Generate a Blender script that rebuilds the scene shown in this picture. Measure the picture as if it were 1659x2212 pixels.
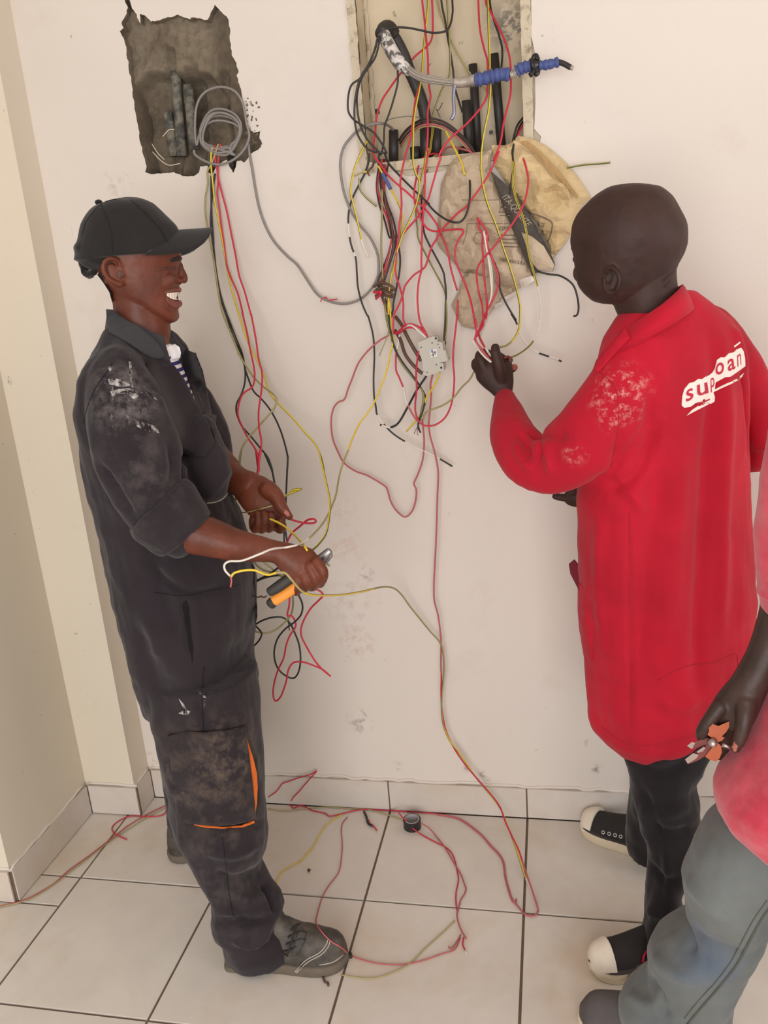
import bpy, bmesh, math, random
import numpy as np
from mathutils import Vector, Matrix, Euler
from mathutils import geometry as mgeo
from mathutils.bvhtree import BVHTree

for o in list(bpy.data.objects):
    bpy.data.objects.remove(o)
random.seed(7)
rng = np.random.default_rng(7)
SC = bpy.context.scene
COL = SC.collection
R = math.radians

# ------------------------------------------------------------------ camera
IW, IH = 1659.0, 2212.0
FPX = 1764.5                                   # focal length in pixels of the 1659x2212 frame
YAW, PITCH, ROLL = -0.2134, -0.2842, -0.0795
CAM = np.array([0.4895, -1.6547, 1.5245])
fw = np.array([math.sin(YAW) * math.cos(PITCH), math.cos(YAW) * math.cos(PITCH), math.sin(PITCH)])
r0 = np.array([math.cos(YAW), -math.sin(YAW), 0.0])
u0 = np.cross(r0, fw)
RT = math.cos(ROLL) * r0 + math.sin(ROLL) * u0
UP = -math.sin(ROLL) * r0 + math.cos(ROLL) * u0
cd = bpy.data.cameras.new('camera')
cd.sensor_fit = 'VERTICAL'
cd.sensor_height = 24.0
cd.lens = FPX / IH * 24.0
cd.clip_start = 0.02
cam = bpy.data.objects.new('camera', cd)
COL.objects.link(cam)
cam.matrix_world = Matrix(((RT[0], UP[0], -fw[0], CAM[0]), (RT[1], UP[1], -fw[1], CAM[1]),
                           (RT[2], UP[2], -fw[2], CAM[2]), (0, 0, 0, 1)))
SC.camera = cam

# ------------------------------------------------------------------ light
wd = bpy.data.worlds.new('world')
SC.world = wd
wd.use_nodes = True
bg = wd.node_tree.nodes['Background']
bg.inputs[0].default_value = (1.0, 0.975, 0.95, 1)
bg.inputs[1].default_value = 0.88

def area(name, loc, target, sx, sy, power, color):
    ld = bpy.data.lights.new(name, 'AREA')
    ld.shape = 'RECTANGLE'; ld.size = sx; ld.size_y = sy
    ld.energy = power; ld.color = color
    o = bpy.data.objects.new(name, ld)
    COL.objects.link(o)
    o.location = loc
    d = Vector(target) - Vector(loc)
    o.rotation_euler = d.to_track_quat('-Z', 'Y').to_euler()
    return o
# daylight of the window on the right, and a low fill added behind to lift lower wall and floor
area('window_daylight', (3.4, -1.4, 1.6), (0.2, 0.1, 1.2), 1.7, 1.6, 44, (1.0, 0.985, 0.975))
area('rear_low_fill', (0.4, -4.2, 1.25), (0.2, 0.3, .9), 2.8, 2.3, 150, (1.0, 0.98, 0.965))
SC.view_settings.view_transform = 'Standard'
SC.view_settings.look = 'None'
SC.view_settings.exposure = -0.58
SC.view_settings.gamma = 1.0
SC.view_settings.use_curve_mapping = False

# ------------------------------------------------------------------ helpers
YW = 0.3698                                    # face of the back wall

def ray(px, py):
    return fw + RT * ((px - IW / 2) / FPX) - UP * ((py - IH / 2) / FPX)
def aty(px, py, y):
    d = ray(px, py)
    return CAM + d * ((y - CAM[1]) / d[1])
def atz(px, py, z):
    d = ray(px, py)
    return CAM + d * ((z - CAM[2]) / d[2])
def topx(P):
    d = np.asarray(P, float) - CAM
    z = d @ fw
    return np.array([IW / 2 + FPX * (d @ RT) / z, IH / 2 - FPX * (d @ UP) / z])
def pxm(P):
    """metres per pixel at the distance of a point"""
    return float((np.asarray(P) - CAM) @ fw) / FPX
def nrm(v):
    v = np.asarray(v, float)
    return v / (np.linalg.norm(v) + 1e-12)

def S(r, g, b, k=1.0):
    f = lambda c: ((c / 255) / 12.92 if c <= 10.31 else (((c / 255) + 0.055) / 1.055) ** 2.4)
    return (min(f(r) * k, 1), min(f(g) * k, 1), min(f(b) * k, 1), 1.0)

MATS = {}
class NT:
    def __init__(self, name):
        self.m = bpy.data.materials.new(name)
        self.m.use_nodes = True
        self.t = self.m.node_tree
        self.b = self.t.nodes['Principled BSDF']
        MATS[name] = self.m
    def n(self, kind, **kw):
        nd = self.t.nodes.new(kind)
        for k, v in kw.items():
            if k.startswith('i_'):
                key = k[2:]
                nd.inputs[int(key) if key.isdigit() else key.replace('_', ' ')].default_value = v
            else:
                setattr(nd, k, v)
        return nd
    def l(self, a, b):
        self.t.links.new(a, b)
    def pos(self):
        return self.n('ShaderNodeNewGeometry').outputs['Position']
    def noise(self, scale, detail=4, rough=.55, vec=None, dist=0.0):
        nd = self.n('ShaderNodeTexNoise', i_Scale=scale, i_Detail=detail, i_Roughness=rough, i_Distortion=dist)
        self.l(vec if vec is not None else self.pos(), nd.inputs['Vector'])
        return nd.outputs['Fac']
    def ramp(self, fac, a, b, ca=(0, 0, 0, 1), cb=(1, 1, 1, 1)):
        nd = self.n('ShaderNodeValToRGB')
        nd.color_ramp.elements[0].position = a; nd.color_ramp.elements[0].color = ca
        nd.color_ramp.elements[1].position = b; nd.color_ramp.elements[1].color = cb
        self.l(fac, nd.inputs[0])
        return nd.outputs[0]
    def mix(self, fac, a, b, mode='MIX'):
        nd = self.n('ShaderNodeMix', data_type='RGBA', blend_type=mode)
        for s, v in ((nd.inputs[0], fac), (nd.inputs[6], a), (nd.inputs[7], b)):
            if hasattr(v, 'is_linked') or hasattr(v, 'links'):
                self.l(v, s)
            else:
                s.default_value = v
        return nd.outputs[2]
    def math(self, op, a, b=None):
        nd = self.n('ShaderNodeMath', operation=op)
        for s, v in ((nd.inputs[0], a), (nd.inputs[1], b)):
            if v is None: continue
            if hasattr(v, 'links'): self.l(v, s)
            else: s.default_value = v
        return nd.outputs[0]
    def ball(self, c, r, soft=.6):
        """1 inside a ball of radius r about a world point, fading out"""
        nd = self.n('ShaderNodeVectorMath', operation='DISTANCE')
        self.l(self.pos(), nd.inputs[0]); nd.inputs[1].default_value = tuple(c)
        return self.ramp(nd.outputs['Value'], r * soft, r, (1, 1, 1, 1), (0, 0, 0, 1)) if r < 1 else nd.outputs['Value']
    def bump(self, h, strength=.3, dist=.002):
        nd = self.n('ShaderNodeBump', i_Strength=strength, i_Distance=dist)
        self.l(h, nd.inputs['Height'])
        self.l(nd.outputs[0], self.b.inputs['Normal'])
    def done(self, col, rough=.6, metal=0.0, spec=.5):
        if hasattr(col, 'links'): self.l(col, self.b.inputs['Base Color'])
        else: self.b.inputs['Base Color'].default_value = col
        if hasattr(rough, 'links'): self.l(rough, self.b.inputs['Roughness'])
        else: self.b.inputs['Roughness'].default_value = rough
        self.b.inputs['Metallic'].default_value = metal
        self.b.inputs['Specular IOR Level'].default_value = spec
        return self.m

def simple(name, col, rough=.6, metal=0., var=.18, vs=60, bump=0., bs=300, bd=.001, spec=.5):
    t = NT(name)
    dark = tuple(c * (1 - var) for c in col[:3]) + (1,)
    lite = tuple(min(1, c * (1 + var)) for c in col[:3]) + (1,)
    c = t.mix(t.noise(vs), dark, lite)
    if bump: t.bump(t.noise(bs, 3), bump, bd)
    return t.done(c, rough, metal, spec)

def mkmesh(name, V, F):
    me = bpy.data.meshes.new(name)
    V = np.asarray(V, float)
    me.from_pydata(V.tolist(), [], [list(map(int, f)) for f in F])
    me.update()
    return me
def obj(name, me, mat=None, parent=None, smooth=False, kind=None):
    o = bpy.data.objects.new(name, me)
    COL.objects.link(o)
    if parent is not None: o.parent = parent
    if mat is not None:
        if isinstance(mat, (list, tuple)):
            for m in mat: me.materials.append(m)
        elif len(me.materials) == 0: me.materials.append(mat)
    if smooth and me is not None:
        me.polygons.foreach_set('use_smooth', [True] * len(me.polygons))
    if kind: o['kind'] = kind
    return o
def VF(name, vf, mat, parent=None, smooth=False, kind=None):
    return obj(name, mkmesh(name, *vf), mat, parent, smooth, kind)
def tag(o, label, cat, group=None):
    o['label'] = label; o['category'] = cat
    if group: o['group'] = group
    return o
def thing(name, label, cat, loc=(0, 0, 0), group=None):
    o = bpy.data.objects.new(name, None)
    COL.objects.link(o)
    o.empty_display_size = .05
    return tag(o, label, cat, group)
def join(parts):
    Vs, Fs, n = [], [], 0
    for v, f in parts:
        v = np.asarray(v, float)
        Vs.append(v); Fs += [[i + n for i in q] for q in f]; n += len(v)
    return np.vstack(Vs), Fs

def box(x0, x1, y0, y1, z0, z1):
    V = [(x, y, z) for z in (z0, z1) for y in (y0, y1) for x in (x0, x1)]
    F = [(0, 2, 3, 1), (4, 5, 7, 6), (0, 1, 5, 4), (2, 6, 7, 3), (0, 4, 6, 2), (1, 3, 7, 5)]
    return np.array(V), F
def bevbox(x0, x1, y0, y1, z0, z1, b=.002):
    """box with its top edges eased (12 + 4 corners)"""
    V = [(x0, y0, z0), (x1, y0, z0), (x1, y1, z0), (x0, y1, z0),
         (x0, y0, z1 - b), (x1, y0, z1 - b), (x1, y1, z1 - b), (x0, y1, z1 - b),
         (x0 + b, y0 + b, z1), (x1 - b, y0 + b, z1), (x1 - b, y1 - b, z1), (x0 + b, y1 - b, z1)]
    F = [(0, 3, 2, 1), (8, 9, 10, 11)]
    for k in range(4):
        j = (k + 1) % 4
        F += [(k, j, j + 4, k + 4), (k + 4, j + 4, j + 8, k + 8)]
    return np.array(V), F

def ringp(c, u, v, n=24, e=2.0, taper=0.0):
    t = np.linspace(0, 2 * math.pi, n, endpoint=False)
    ct, st = np.cos(t), np.sin(t)
    p = 2.0 / e
    a = np.sign(ct) * np.abs(ct) ** p
    b = np.sign(st) * np.abs(st) ** p * (1 - taper * np.clip(ct, 0, 1) ** 2)
    return np.asarray(c)[None] + a[:, None] * np.asarray(u)[None] + b[:, None] * np.asarray(v)[None]
def loft(rings, cap=True):
    n = len(rings[0]); V = np.vstack(rings); F = []
    for k in range(len(rings) - 1):
        for i in range(n):
            j = (i + 1) % n
            F.append((k * n + i, k * n + j, (k + 1) * n + j, (k + 1) * n + i))
    if cap:
        m = len(V)
        V = np.vstack([V, rings[0].mean(0)[None], rings[-1].mean(0)[None]])
        L = (len(rings) - 1) * n
        for i in range(n):
            j = (i + 1) % n
            F.append((m, j, i)); F.append((m + 1, L + i, L + j))
    return V, F
def catmull(P, k=6, closed=False):
    P = np.asarray(P, float)
    if len(P) < 3: 
        t = np.linspace(0, 1, k + 1)[:, None]
        return P[0] * (1 - t) + P[-1] * t
    Q = np.vstack([2 * P[0] - P[1], P, 2 * P[-1] - P[-2]])
    out = []
    for i in range(1, len(Q) - 2):
        p0, p1, p2, p3 = Q[i - 1], Q[i], Q[i + 1], Q[i + 2]
        for s in np.linspace(0, 1, k, endpoint=False):
            out.append(.5 * (2 * p1 + (p2 - p0) * s + (2 * p0 - 5 * p1 + 4 * p2 - p3) * s * s + (3 * p1 - p0 - 3 * p2 + p3) * s ** 3))
    out.append(Q[-2])
    return np.array(out)
def tube(P, r, n=8, caps=True):
    P = np.asarray(P, float)
    r = np.full(len(P), r) if np.isscalar(r) else np.asarray(r)
    T = np.gradient(P, axis=0)
    T /= np.linalg.norm(T, axis=1)[:, None] + 1e-12
    a = np.array([0, 0, 1.0]) if abs(T[0][2]) < .9 else np.array([1.0, 0, 0])
    N = nrm(np.cross(T[0], a)); rings = []
    for i in range(len(P)):
        N = nrm(N - T[i] * (N @ T[i]))
        B = np.cross(T[i], N)
        rings.append(ringp(P[i], N * r[i], B * r[i], n))
    return loft(rings, caps)
def limb(pts, n=20, k=4, caps=True):
    """pts: (point, half width across the view, half depth); rounded ends"""
    A = np.array([list(p[0]) + [p[1], p[2]] for p in pts], float)
    A = catmull(A, k)
    P = A[:, :3]
    T = np.gradient(P, axis=0); T /= np.linalg.norm(T, axis=1)[:, None] + 1e-12
    rings = []
    def ring_at(c, t, rw, rd, prev=None):
        vd = nrm(c - CAM)
        p = np.cross(t, vd)
        if np.linalg.norm(p) < .25 and prev is not None: p = prev
        p = nrm(p); q = np.cross(t, p)
        return ringp(c, p * rw, q * rd, n), p
    pv = None
    if caps:
        for s in (.25, .6, .85):
            o = math.sqrt(1 - s * s) * min(A[0, 3], A[0, 4]) * .8
            rg, pv = ring_at(P[0] - T[0] * o, T[0], A[0, 3] * s, A[0, 4] * s, pv); rings.append(rg)
    for i in range(len(P)):
        rg, pv = ring_at(P[i], T[i], A[i, 3], A[i, 4], pv); rings.append(rg)
    if caps:
        for s in (.85, .6, .25):
            o = math.sqrt(1 - s * s) * min(A[-1, 3], A[-1, 4]) * .8
            rg, pv = ring_at(P[-1] + T[-1] * o, T[-1], A[-1, 3] * s, A[-1, 4] * s, pv); rings.append(rg)
    return loft(rings)
def plimb(L, ratio=1.0, n=20, k=4, caps=True):
    """L: (px, py, y, r_px[, ratio])"""
    out = []
    for q in L:
        P = aty(q[0], q[1], q[2]); r = q[3] * pxm(P)
        out.append((P, r, r * (q[4] if len(q) > 4 else ratio)))
    return limb(out, n, k, caps)
def prow(pxL, pxR, py, y0, lat, ang=0.0, n=40, e=2.3, prop=None, taper=0.0):
    """a ring of a standing body whose outline runs through pxL and pxR on row py.
    lat: half extent along the second axis in metres; the first axis is solved for.
    ang: turn of the first axis away from +x; prop: keep lat = prop * first axis."""
    PL, PR = aty(pxL, py, y0), aty(pxR, py, y0)
    c = (PL + PR) / 2
    half = np.linalg.norm(PR - PL) / 2
    vd = c - CAM; vd[2] = 0; vd = nrm(vd)
    rr = np.array([vd[1], -vd[0], 0])
    half *= abs(nrm(PR - PL) @ rr)
    s = np.array([math.cos(ang), math.sin(ang), 0]); d = np.array([-math.sin(ang), math.cos(ang), 0])
    if prop is not None:
        k = half / math.hypot(s @ rr, prop * (d @ rr)); a, b = k, k * prop
    else:
        b = lat
        a2 = (half ** 2 - (b * (d @ rr)) ** 2) / (s @ rr) ** 2
        a = math.sqrt(max(a2, (half * .35) ** 2))
    tilt = (PR - PL)[2] / (np.linalg.norm((PR - PL)[:2]) + 1e-9)
    s = s.copy(); s[2] = tilt * (1 if s[0] >= 0 else -1)
    return ringp(c, s * a, d * b, n, e, taper)
def lerp_rows(rows, step=12):
    A = np.array(rows, float); out = []
    for i in range(len(A) - 1):
        k = max(1, int(abs(A[i + 1, 2] - A[i, 2]) / step))
        for s in range(k): out.append(A[i] + (A[i + 1] - A[i]) * s / k)
    out.append(A[-1])
    return out

def ellipsoid(c, ax, n=14, m=10):
    """ax: three axis vectors"""
    c = np.asarray(c); V = []; F = []
    for i in range(m + 1):
        th = math.pi * i / m
        for j in range(n):
            ph = 2 * math.pi * j / n
            V.append(c + np.asarray(ax[0]) * math.sin(th) * math.cos(ph) + np.asarray(ax[1]) * math.sin(th) * math.sin(ph) + np.asarray(ax[2]) * math.cos(th))
    for i in range(m):
        for j in range(n):
            F.append((i * n + j, (i + 1) * n + j, (i + 1) * n + (j + 1) % n, i * n + (j + 1) % n))
    return np.array(V), F

# vector noise
def _h(i, j, k, s):
    n = (i * 374761393 + j * 668265263 + k * 1274126177 + s * 362437) & 0x7fffffff
    n = ((n ^ (n >> 13)) * 1274126177) & 0x7fffffff
    return ((n ^ (n >> 16)) & 0xffff) / 32767.5 - 1
def vnoise(P, seed=0):
    P = np.asarray(P, float); I = np.floor(P).astype(np.int64); f = P - I
    u = f * f * (3 - 2 * f); out = 0
    for a in (0, 1):
        for b in (0, 1):
            for c in (0, 1):
                w = (u[:, 0] if a else 1 - u[:, 0]) * (u[:, 1] if b else 1 - u[:, 1]) * (u[:, 2] if c else 1 - u[:, 2])
                out = out + w * _h(I[:, 0] + a, I[:, 1] + b, I[:, 2] + c, seed)
    return out
def fbm(P, seed=0, o=3):
    s = 0; a = 1.
    P = np.asarray(P, float)
    for k in range(o):
        s = s + a * vnoise(P * 2 ** k, seed + k); a *= .5
    return s

def remesh(parts, voxel, smooth=2, disp=None, fac=.5):
    """union of closed shapes as one continuous surface -> V, F (numpy)"""
    V, F = join(parts)
    me = mkmesh('tmp', V, F)
    bm = bmesh.new(); bm.from_mesh(me); bmesh.ops.recalc_face_normals(bm, faces=bm.faces); bm.to_mesh(me); bm.free()
    o = bpy.data.objects.new('tmp', me); COL.objects.link(o)
    md = o.modifiers.new('r', 'REMESH'); md.mode = 'VOXEL'; md.voxel_size = voxel; md.adaptivity = 0
    if smooth:
        sm = o.modifiers.new('s', 'SMOOTH'); sm.factor = fac; sm.iterations = smooth
    dg = bpy.context.evaluated_depsgraph_get()
    me2 = bpy.data.meshes.new_from_object(o.evaluated_get(dg))
    bpy.data.objects.remove(o); bpy.data.meshes.remove(me)
    if disp is not None:
        n = len(me2.vertices)
        co = np.zeros(n * 3); me2.vertices.foreach_get('co', co); co = co.reshape(-1, 3)
        no = np.zeros(n * 3); me2.vertices.foreach_get('normal', no); no = no.reshape(-1, 3)
        co = co + no * disp(co, no)[:, None]
        me2.vertices.foreach_set('co', co.ravel()); me2.update()
    return me2
def bvh_of(me):
    n = len(me.vertices)
    co = np.zeros(n * 3); me.vertices.foreach_get('co', co)
    return BVHTree.FromPolygons(co.reshape(-1, 3).tolist(), [tuple(p.vertices) for p in me.polygons])
def cast(bvh, px, py, off=0.0, dflt=None):
    d = nrm(ray(px, py))
    h = bvh.ray_cast(Vector(CAM), Vector(d))
    if h[0] is None:
        if dflt is None: return None
        P = CAM + d * dflt
        q = bvh.find_nearest(Vector(P))
        if q[0] is None: return P - d * off
        t = (np.array(q[0]) - CAM) @ d
        return CAM + d * (t - off)
    return np.array(h[0]) - d * off
def inpoly(pts, poly):
    x, y = pts[:, 0], pts[:, 1]; ins = np.zeros(len(pts), bool); n = len(poly)
    for i in range(n):
        x0, y0 = poly[i]; x1, y1 = poly[(i + 1) % n]
        c = ((y0 > y) != (y1 > y)) & (x < (x1 - x0) * (y - y0) / (y1 - y0 + 1e-12) + x0)
        ins ^= c
    return ins
def dense(poly, step, closed=True):
    out = []; n = len(poly)
    for i in range(n if closed else n - 1):
        a = np.array(poly[i], float); b = np.array(poly[(i + 1) % n], float)
        k = max(1, int(np.linalg.norm(b - a) / step))
        for s in range(k): out.append(a + (b - a) * s / k)
    if not closed: out.append(np.array(poly[-1], float))
    return np.array(out)
def cdt(poly, step, inner=True, jitter=.0):
    """triangulate a polygon with inner points about every step -> 2-D points, triangles, boundary index list"""
    bd = dense(poly, step)
    lo, hi = bd.min(0), bd.max(0)
    pts = bd
    if inner:
        gx, gy = np.meshgrid(np.arange(lo[0] + step * .5, hi[0], step), np.arange(lo[1] + step * .5, hi[1], step))
        g = np.stack([gx.ravel(), gy.ravel()], 1)
        if jitter: g = g + rng.uniform(-jitter, jitter, g.shape) * step
        g = g[inpoly(g, bd)]
        if len(g):
            dd = np.min(np.linalg.norm(g[:, None] - bd[None], axis=2), axis=1)
            g = g[dd > step * .45]
            pts = np.vstack([bd, g])
    nb = len(bd)
    r = mgeo.delaunay_2d_cdt([Vector(p) for p in pts], [(i, (i + 1) % nb) for i in range(nb)], [], 0, 1e-7)
    P = np.array([list(v) for v in r[0]]); T = [tuple(t) for t in r[2]]
    cen = np.array([P[list(t)].mean(0) for t in T])
    keep = inpoly(cen, bd)
    T = [t for t, k in zip(T, keep) if k]
    return P, T
def shell(front, back, T):
    """closed thin solid out of two matching vertex sets and triangles"""
    n = len(front); V = np.vstack([front, back]); F = []
    cnt = {}
    for t in T:
        F.append(t); F.append((t[0] + n, t[2] + n, t[1] + n))
        for a, b in ((t[0], t[1]), (t[1], t[2]), (t[2], t[0])):
            cnt[(a, b)] = 1
    for (a, b) in list(cnt):
        if (b, a) not in cnt:
            F.append((b, a, a + n, b + n))
    return V, F
def patch(poly, bvh, off=.003, thick=.003, step=8, dflt=1.7, bulge=0.0, smooth_it=2):
    """a piece of cloth, skin or print lying on a surface under an outline seen in the photo"""
    P, T = cdt(poly, step)
    W = np.array([cast(bvh, p[0], p[1], 0, dflt) for p in P])
    dist = np.linalg.norm(W - CAM, axis=1)
    nb = [set() for _ in P]
    for t in T:
        for a in t:
            nb[a].update(t)
    for _ in range(smooth_it):
        dist = np.array([np.mean([dist[j] for j in nb[i]]) if nb[i] else dist[i] for i in range(len(P))])
    D = np.array([nrm(ray(p[0], p[1])) for p in P])
    o = np.full(len(P), off)
    if bulge:
        bd = dense(poly, step)
        e = np.min(np.linalg.norm(P[:, None] - bd[None], axis=2), axis=1)
        o = o + bulge * np.sqrt(np.clip(e / (e.max() + 1e-9), 0, 1))
    Fr = CAM + D * (dist - o)[:, None]
    Bk = CAM + D * (dist - o + thick)[:, None]
    return shell(Fr, Bk, T)
def seam(pxs, bvh, r=.0012, off=.0005, step=6, dflt=1.7, n=6):
    q = dense(catmull(np.array(pxs, float), 6), step, closed=False)
    P = np.array([cast(bvh, a, b, off, dflt) for a, b in q])
    return tube(P, r, n)
def fold_disp(bvh, folds):
    """folds: (list of px points, width m, amplitude m) -> displacement function"""
    segs = []
    for pts, w, a in folds:
        q = dense(catmull(np.array(pts, float), 5), 10, closed=False)
        P = [cast(bvh, x, y) for x, y in q]
        P = np.array([p for p in P if p is not None])
        if len(P) < 2: continue
        segs.append((P, w, a))
    def f(co):
        out = np.zeros(len(co))
        for P, w, a in segs:
            lo, hi = P.min(0) - 3 * w, P.max(0) + 3 * w
            idx = np.where(np.all((co > lo) & (co < hi), axis=1))[0]
            if len(idx) == 0: continue
            d2 = np.full(len(idx), 9.); tt = np.zeros(len(idx))
            for i in range(len(P) - 1):
                A, B = P[i], P[i + 1]; ab = B - A
                t = np.clip(((co[idx] - A) @ ab) / (ab @ ab + 1e-12), 0, 1)
                e = ((co[idx] - A - t[:, None] * ab) ** 2).sum(1)
                m = e < d2
                d2[m] = e[m]; tt[m] = (i + t[m]) / (len(P) - 1)
            out[idx] += a * np.exp(-d2 / (w * w)) * np.clip(np.sin(math.pi * np.clip(tt, .03, .97)) * 1.6, 0, 1)
        return out
    return f

VIEW = {'A': (700, 0, 2.676), 'B': (700, 350, 2.676), 'C': (680, 680, 2.9625), 'D': (420, 300, 4.1475),
        'E': (420, 640, 4.1475), 'F': (740, 300, 7.541), 'G': (920, 300, 4.366), 'H': (760, 560, 5.53),
        'I': (820, 680, 6.9125), 'J': (980, 660, 5.925), 'K': (420, 950, 3.6875), 'L': (560, 1640, 4.879),
        'M': (860, 1720, 4.879), 'N': (780, 1120, 3.815), 'O': (750, 0, 7.9), 'Q': (470, 980, 5.72),
        'S': (0, 1550, 3.3417), 'T': (560, 1620, 2.44), 'U': (220, 0, 4.1475), 'X': (130, 400, 4.1475),
        'Y': (1440, 700, 7.575), 'Z': (1420, 1250, 4.02), 'R': (940, 60, 5.184), 'p': (0, 0, 1)}
def pp(s):
    """'A 10,20 30,40 B 5,6' : points of enlarged views -> photo pixels"""
    out = []; v = VIEW['p']
    for tk in s.split():
        if tk in VIEW: v = VIEW[tk]
        else:
            a, b = tk.split(',')
            out.append((v[0] + float(a) / v[2], v[1] + float(b) / v[2]))
    return np.array(out)
# ------------------------------------------------------------------ materials of the room
def wall_mat(name, base, dirt=1.0):
    t = NT(name)
    c = t.mix(t.ramp(t.noise(1.3, 3), .35, .7), tuple(k * .93 for k in base[:3]) + (1,), base)
    c = t.mix(t.math('MULTIPLY', t.ramp(t.noise(7, 5, .6), .60, .80), .16 * dirt), c, S(176, 150, 130))
    # small specks and scuffs
    c = t.mix(t.math('MULTIPLY', t.ramp(t.noise(38, 2, .5), .745, .80), .55 * dirt), c, S(95, 82, 70))
    mp = t.n('ShaderNodeMapping'); mp.inputs['Scale'].default_value = (1, 1, .22)
    t.l(t.pos(), mp.inputs['Vector'])
    c = t.mix(t.math('MULTIPLY', t.ramp(t.noise(60, 3, .6, mp.outputs[0]), .72, .80), .28 * dirt), c, S(120, 105, 92))
    return t, c
WALLC = S(230, 220, 210, .96)
t, c = wall_mat('wall_paint', WALLC)
for px, py, r, col, k in ((770, 1390, .07, S(190, 130, 115), .35), (745, 1180, .08, S(205, 160, 145), .30), (790, 1240, .03, S(120, 105, 95), .5),
                          (775, 1560, .05, S(120, 108, 96), .40), (255, 385, .05, S(150, 138, 116), .45), (990, 990, .05, S(225, 215, 205), .3),
                          (925, 1620, .014, S(120, 88, 70), .9), (780, 1545, .03, S(120, 106, 94), .55), (860, 1655, .02, S(110, 98, 86), .5), (1040, 1678, .03, S(110, 98, 86), .5), (1010, 1660, .015, S(110, 98, 86), .6), (1290, 1660, .02, S(90, 80, 70), .7), (1270, 1606, .014, S(150, 130, 100), .6), (760, 1300, .10, S(178, 150, 136), .30), (735, 1100, .06, S(196, 160, 148), .3), (325, 1640, .03, S(120, 104, 88), .6), (1480, 1650, .03, S(110, 98, 86), .4)):
    m = t.math('MULTIPLY', t.ball(aty(px, py, YW), r, .25), t.ramp(t.noise(45, 5, .65), .48, .62))
    c = t.mix(t.math('MULTIPLY', m, k), c, col)
t.bump(t.noise(25, 5, .6), .12, .004)
M_wall = t.done(c, .62)
t, c = wall_mat('column_paint', S(230, 219, 200, .96), .8)
t.bump(t.noise(25, 5, .6), .12, .004)
M_col = t.done(c, .6)
def tile_mat(name, base):
    t = NT(name)
    c = t.mix(t.ramp(t.noise(5, 5, .6), .35, .7), tuple(k * .88 for k in base[:3]) + (1,), base)
    c = t.mix(t.math('MULTIPLY', t.ramp(t.noise(2.6, 4, .6), .50, .72), .55), c, S(196, 172, 140))
    c = t.mix(t.math('MULTIPLY', t.ramp(t.noise(70, 4, .7), .66, .8), .3), c, S(140, 122, 102))
    oi = t.n('ShaderNodeObjectInfo')
    c = t.mix(t.math('MULTIPLY', oi.outputs['Random'], .10), c, S(170, 158, 146))
    t.bump(t.noise(90, 3), .05, .002)
    return t.done(c, t.ramp(t.noise(9, 4), .2, .8, (.30, .30, .30, 1), (.48, .48, .48, 1)), spec=.45)
M_tile = tile_mat('floor_tile', S(232, 225, 216, 1.0))
M_skirt = tile_mat('skirting_tile', S(222, 213, 204, 1.0))
M_grout = simple('grout', S(116, 100, 86), .9, var=.3, vs=40)
M_plaster = simple('rough_plaster', S(214, 200, 178), .9, var=.12, vs=30, bump=.4, bs=120, bd=.004)
t = NT('bare_concrete')
c = t.mix(t.ramp(t.noise(9, 6, .65), .3, .7), S(98, 86, 72), S(148, 134, 114))
c = t.mix(t.math('MULTIPLY', t.ramp(t.noise(55, 5, .7), .55, .75), .6), c, S(72, 66, 58))
c = t.mix(t.math('MULTIPLY', t.ramp(t.noise(30, 5, .7), .66, .8), .5), c, S(176, 166, 146))
t.bump(t.noise(140, 5, .7), .8, .006)
M_conc = t.done(c, .95)
t = NT('painted_steel_box')
c = t.mix(t.ramp(t.noise(4, 4), .3, .7), S(196, 180, 152), S(214, 199, 172))
c = t.mix(t.math('MULTIPLY', t.ramp(t.noise(30, 4, .6), .67, .73), .75), c, S(118, 104, 84))
c = t.mix(t.math('MULTIPLY', t.ball(aty(1105, 55, YW + .1), .07, .3), t.ramp(t.noise(60, 4, .6), .42, .55)), c, S(128, 120, 110))
t.bump(t.noise(60, 3), .1, .002)
M_box = t.done(c, .6)
t = NT('cement_splashed_steel')
c = t.mix(t.ramp(t.noise(38, 5, .7), .52, .70), S(206, 192, 168), S(140, 124, 98))
t.bump(t.noise(150, 4, .7), .5, .004)
M_lip = t.done(c, .85)
M_blackpipe = simple('black_conduit', S(48, 44, 42), .5, var=.3, vs=30)
t = NT('cement_smeared_conduit')
c = t.mix(t.ramp(t.noise(45, 5, .7), .40, .58), S(66, 66, 62), S(126, 120, 106))
M_greypipe = t.done(c, .7)

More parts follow.
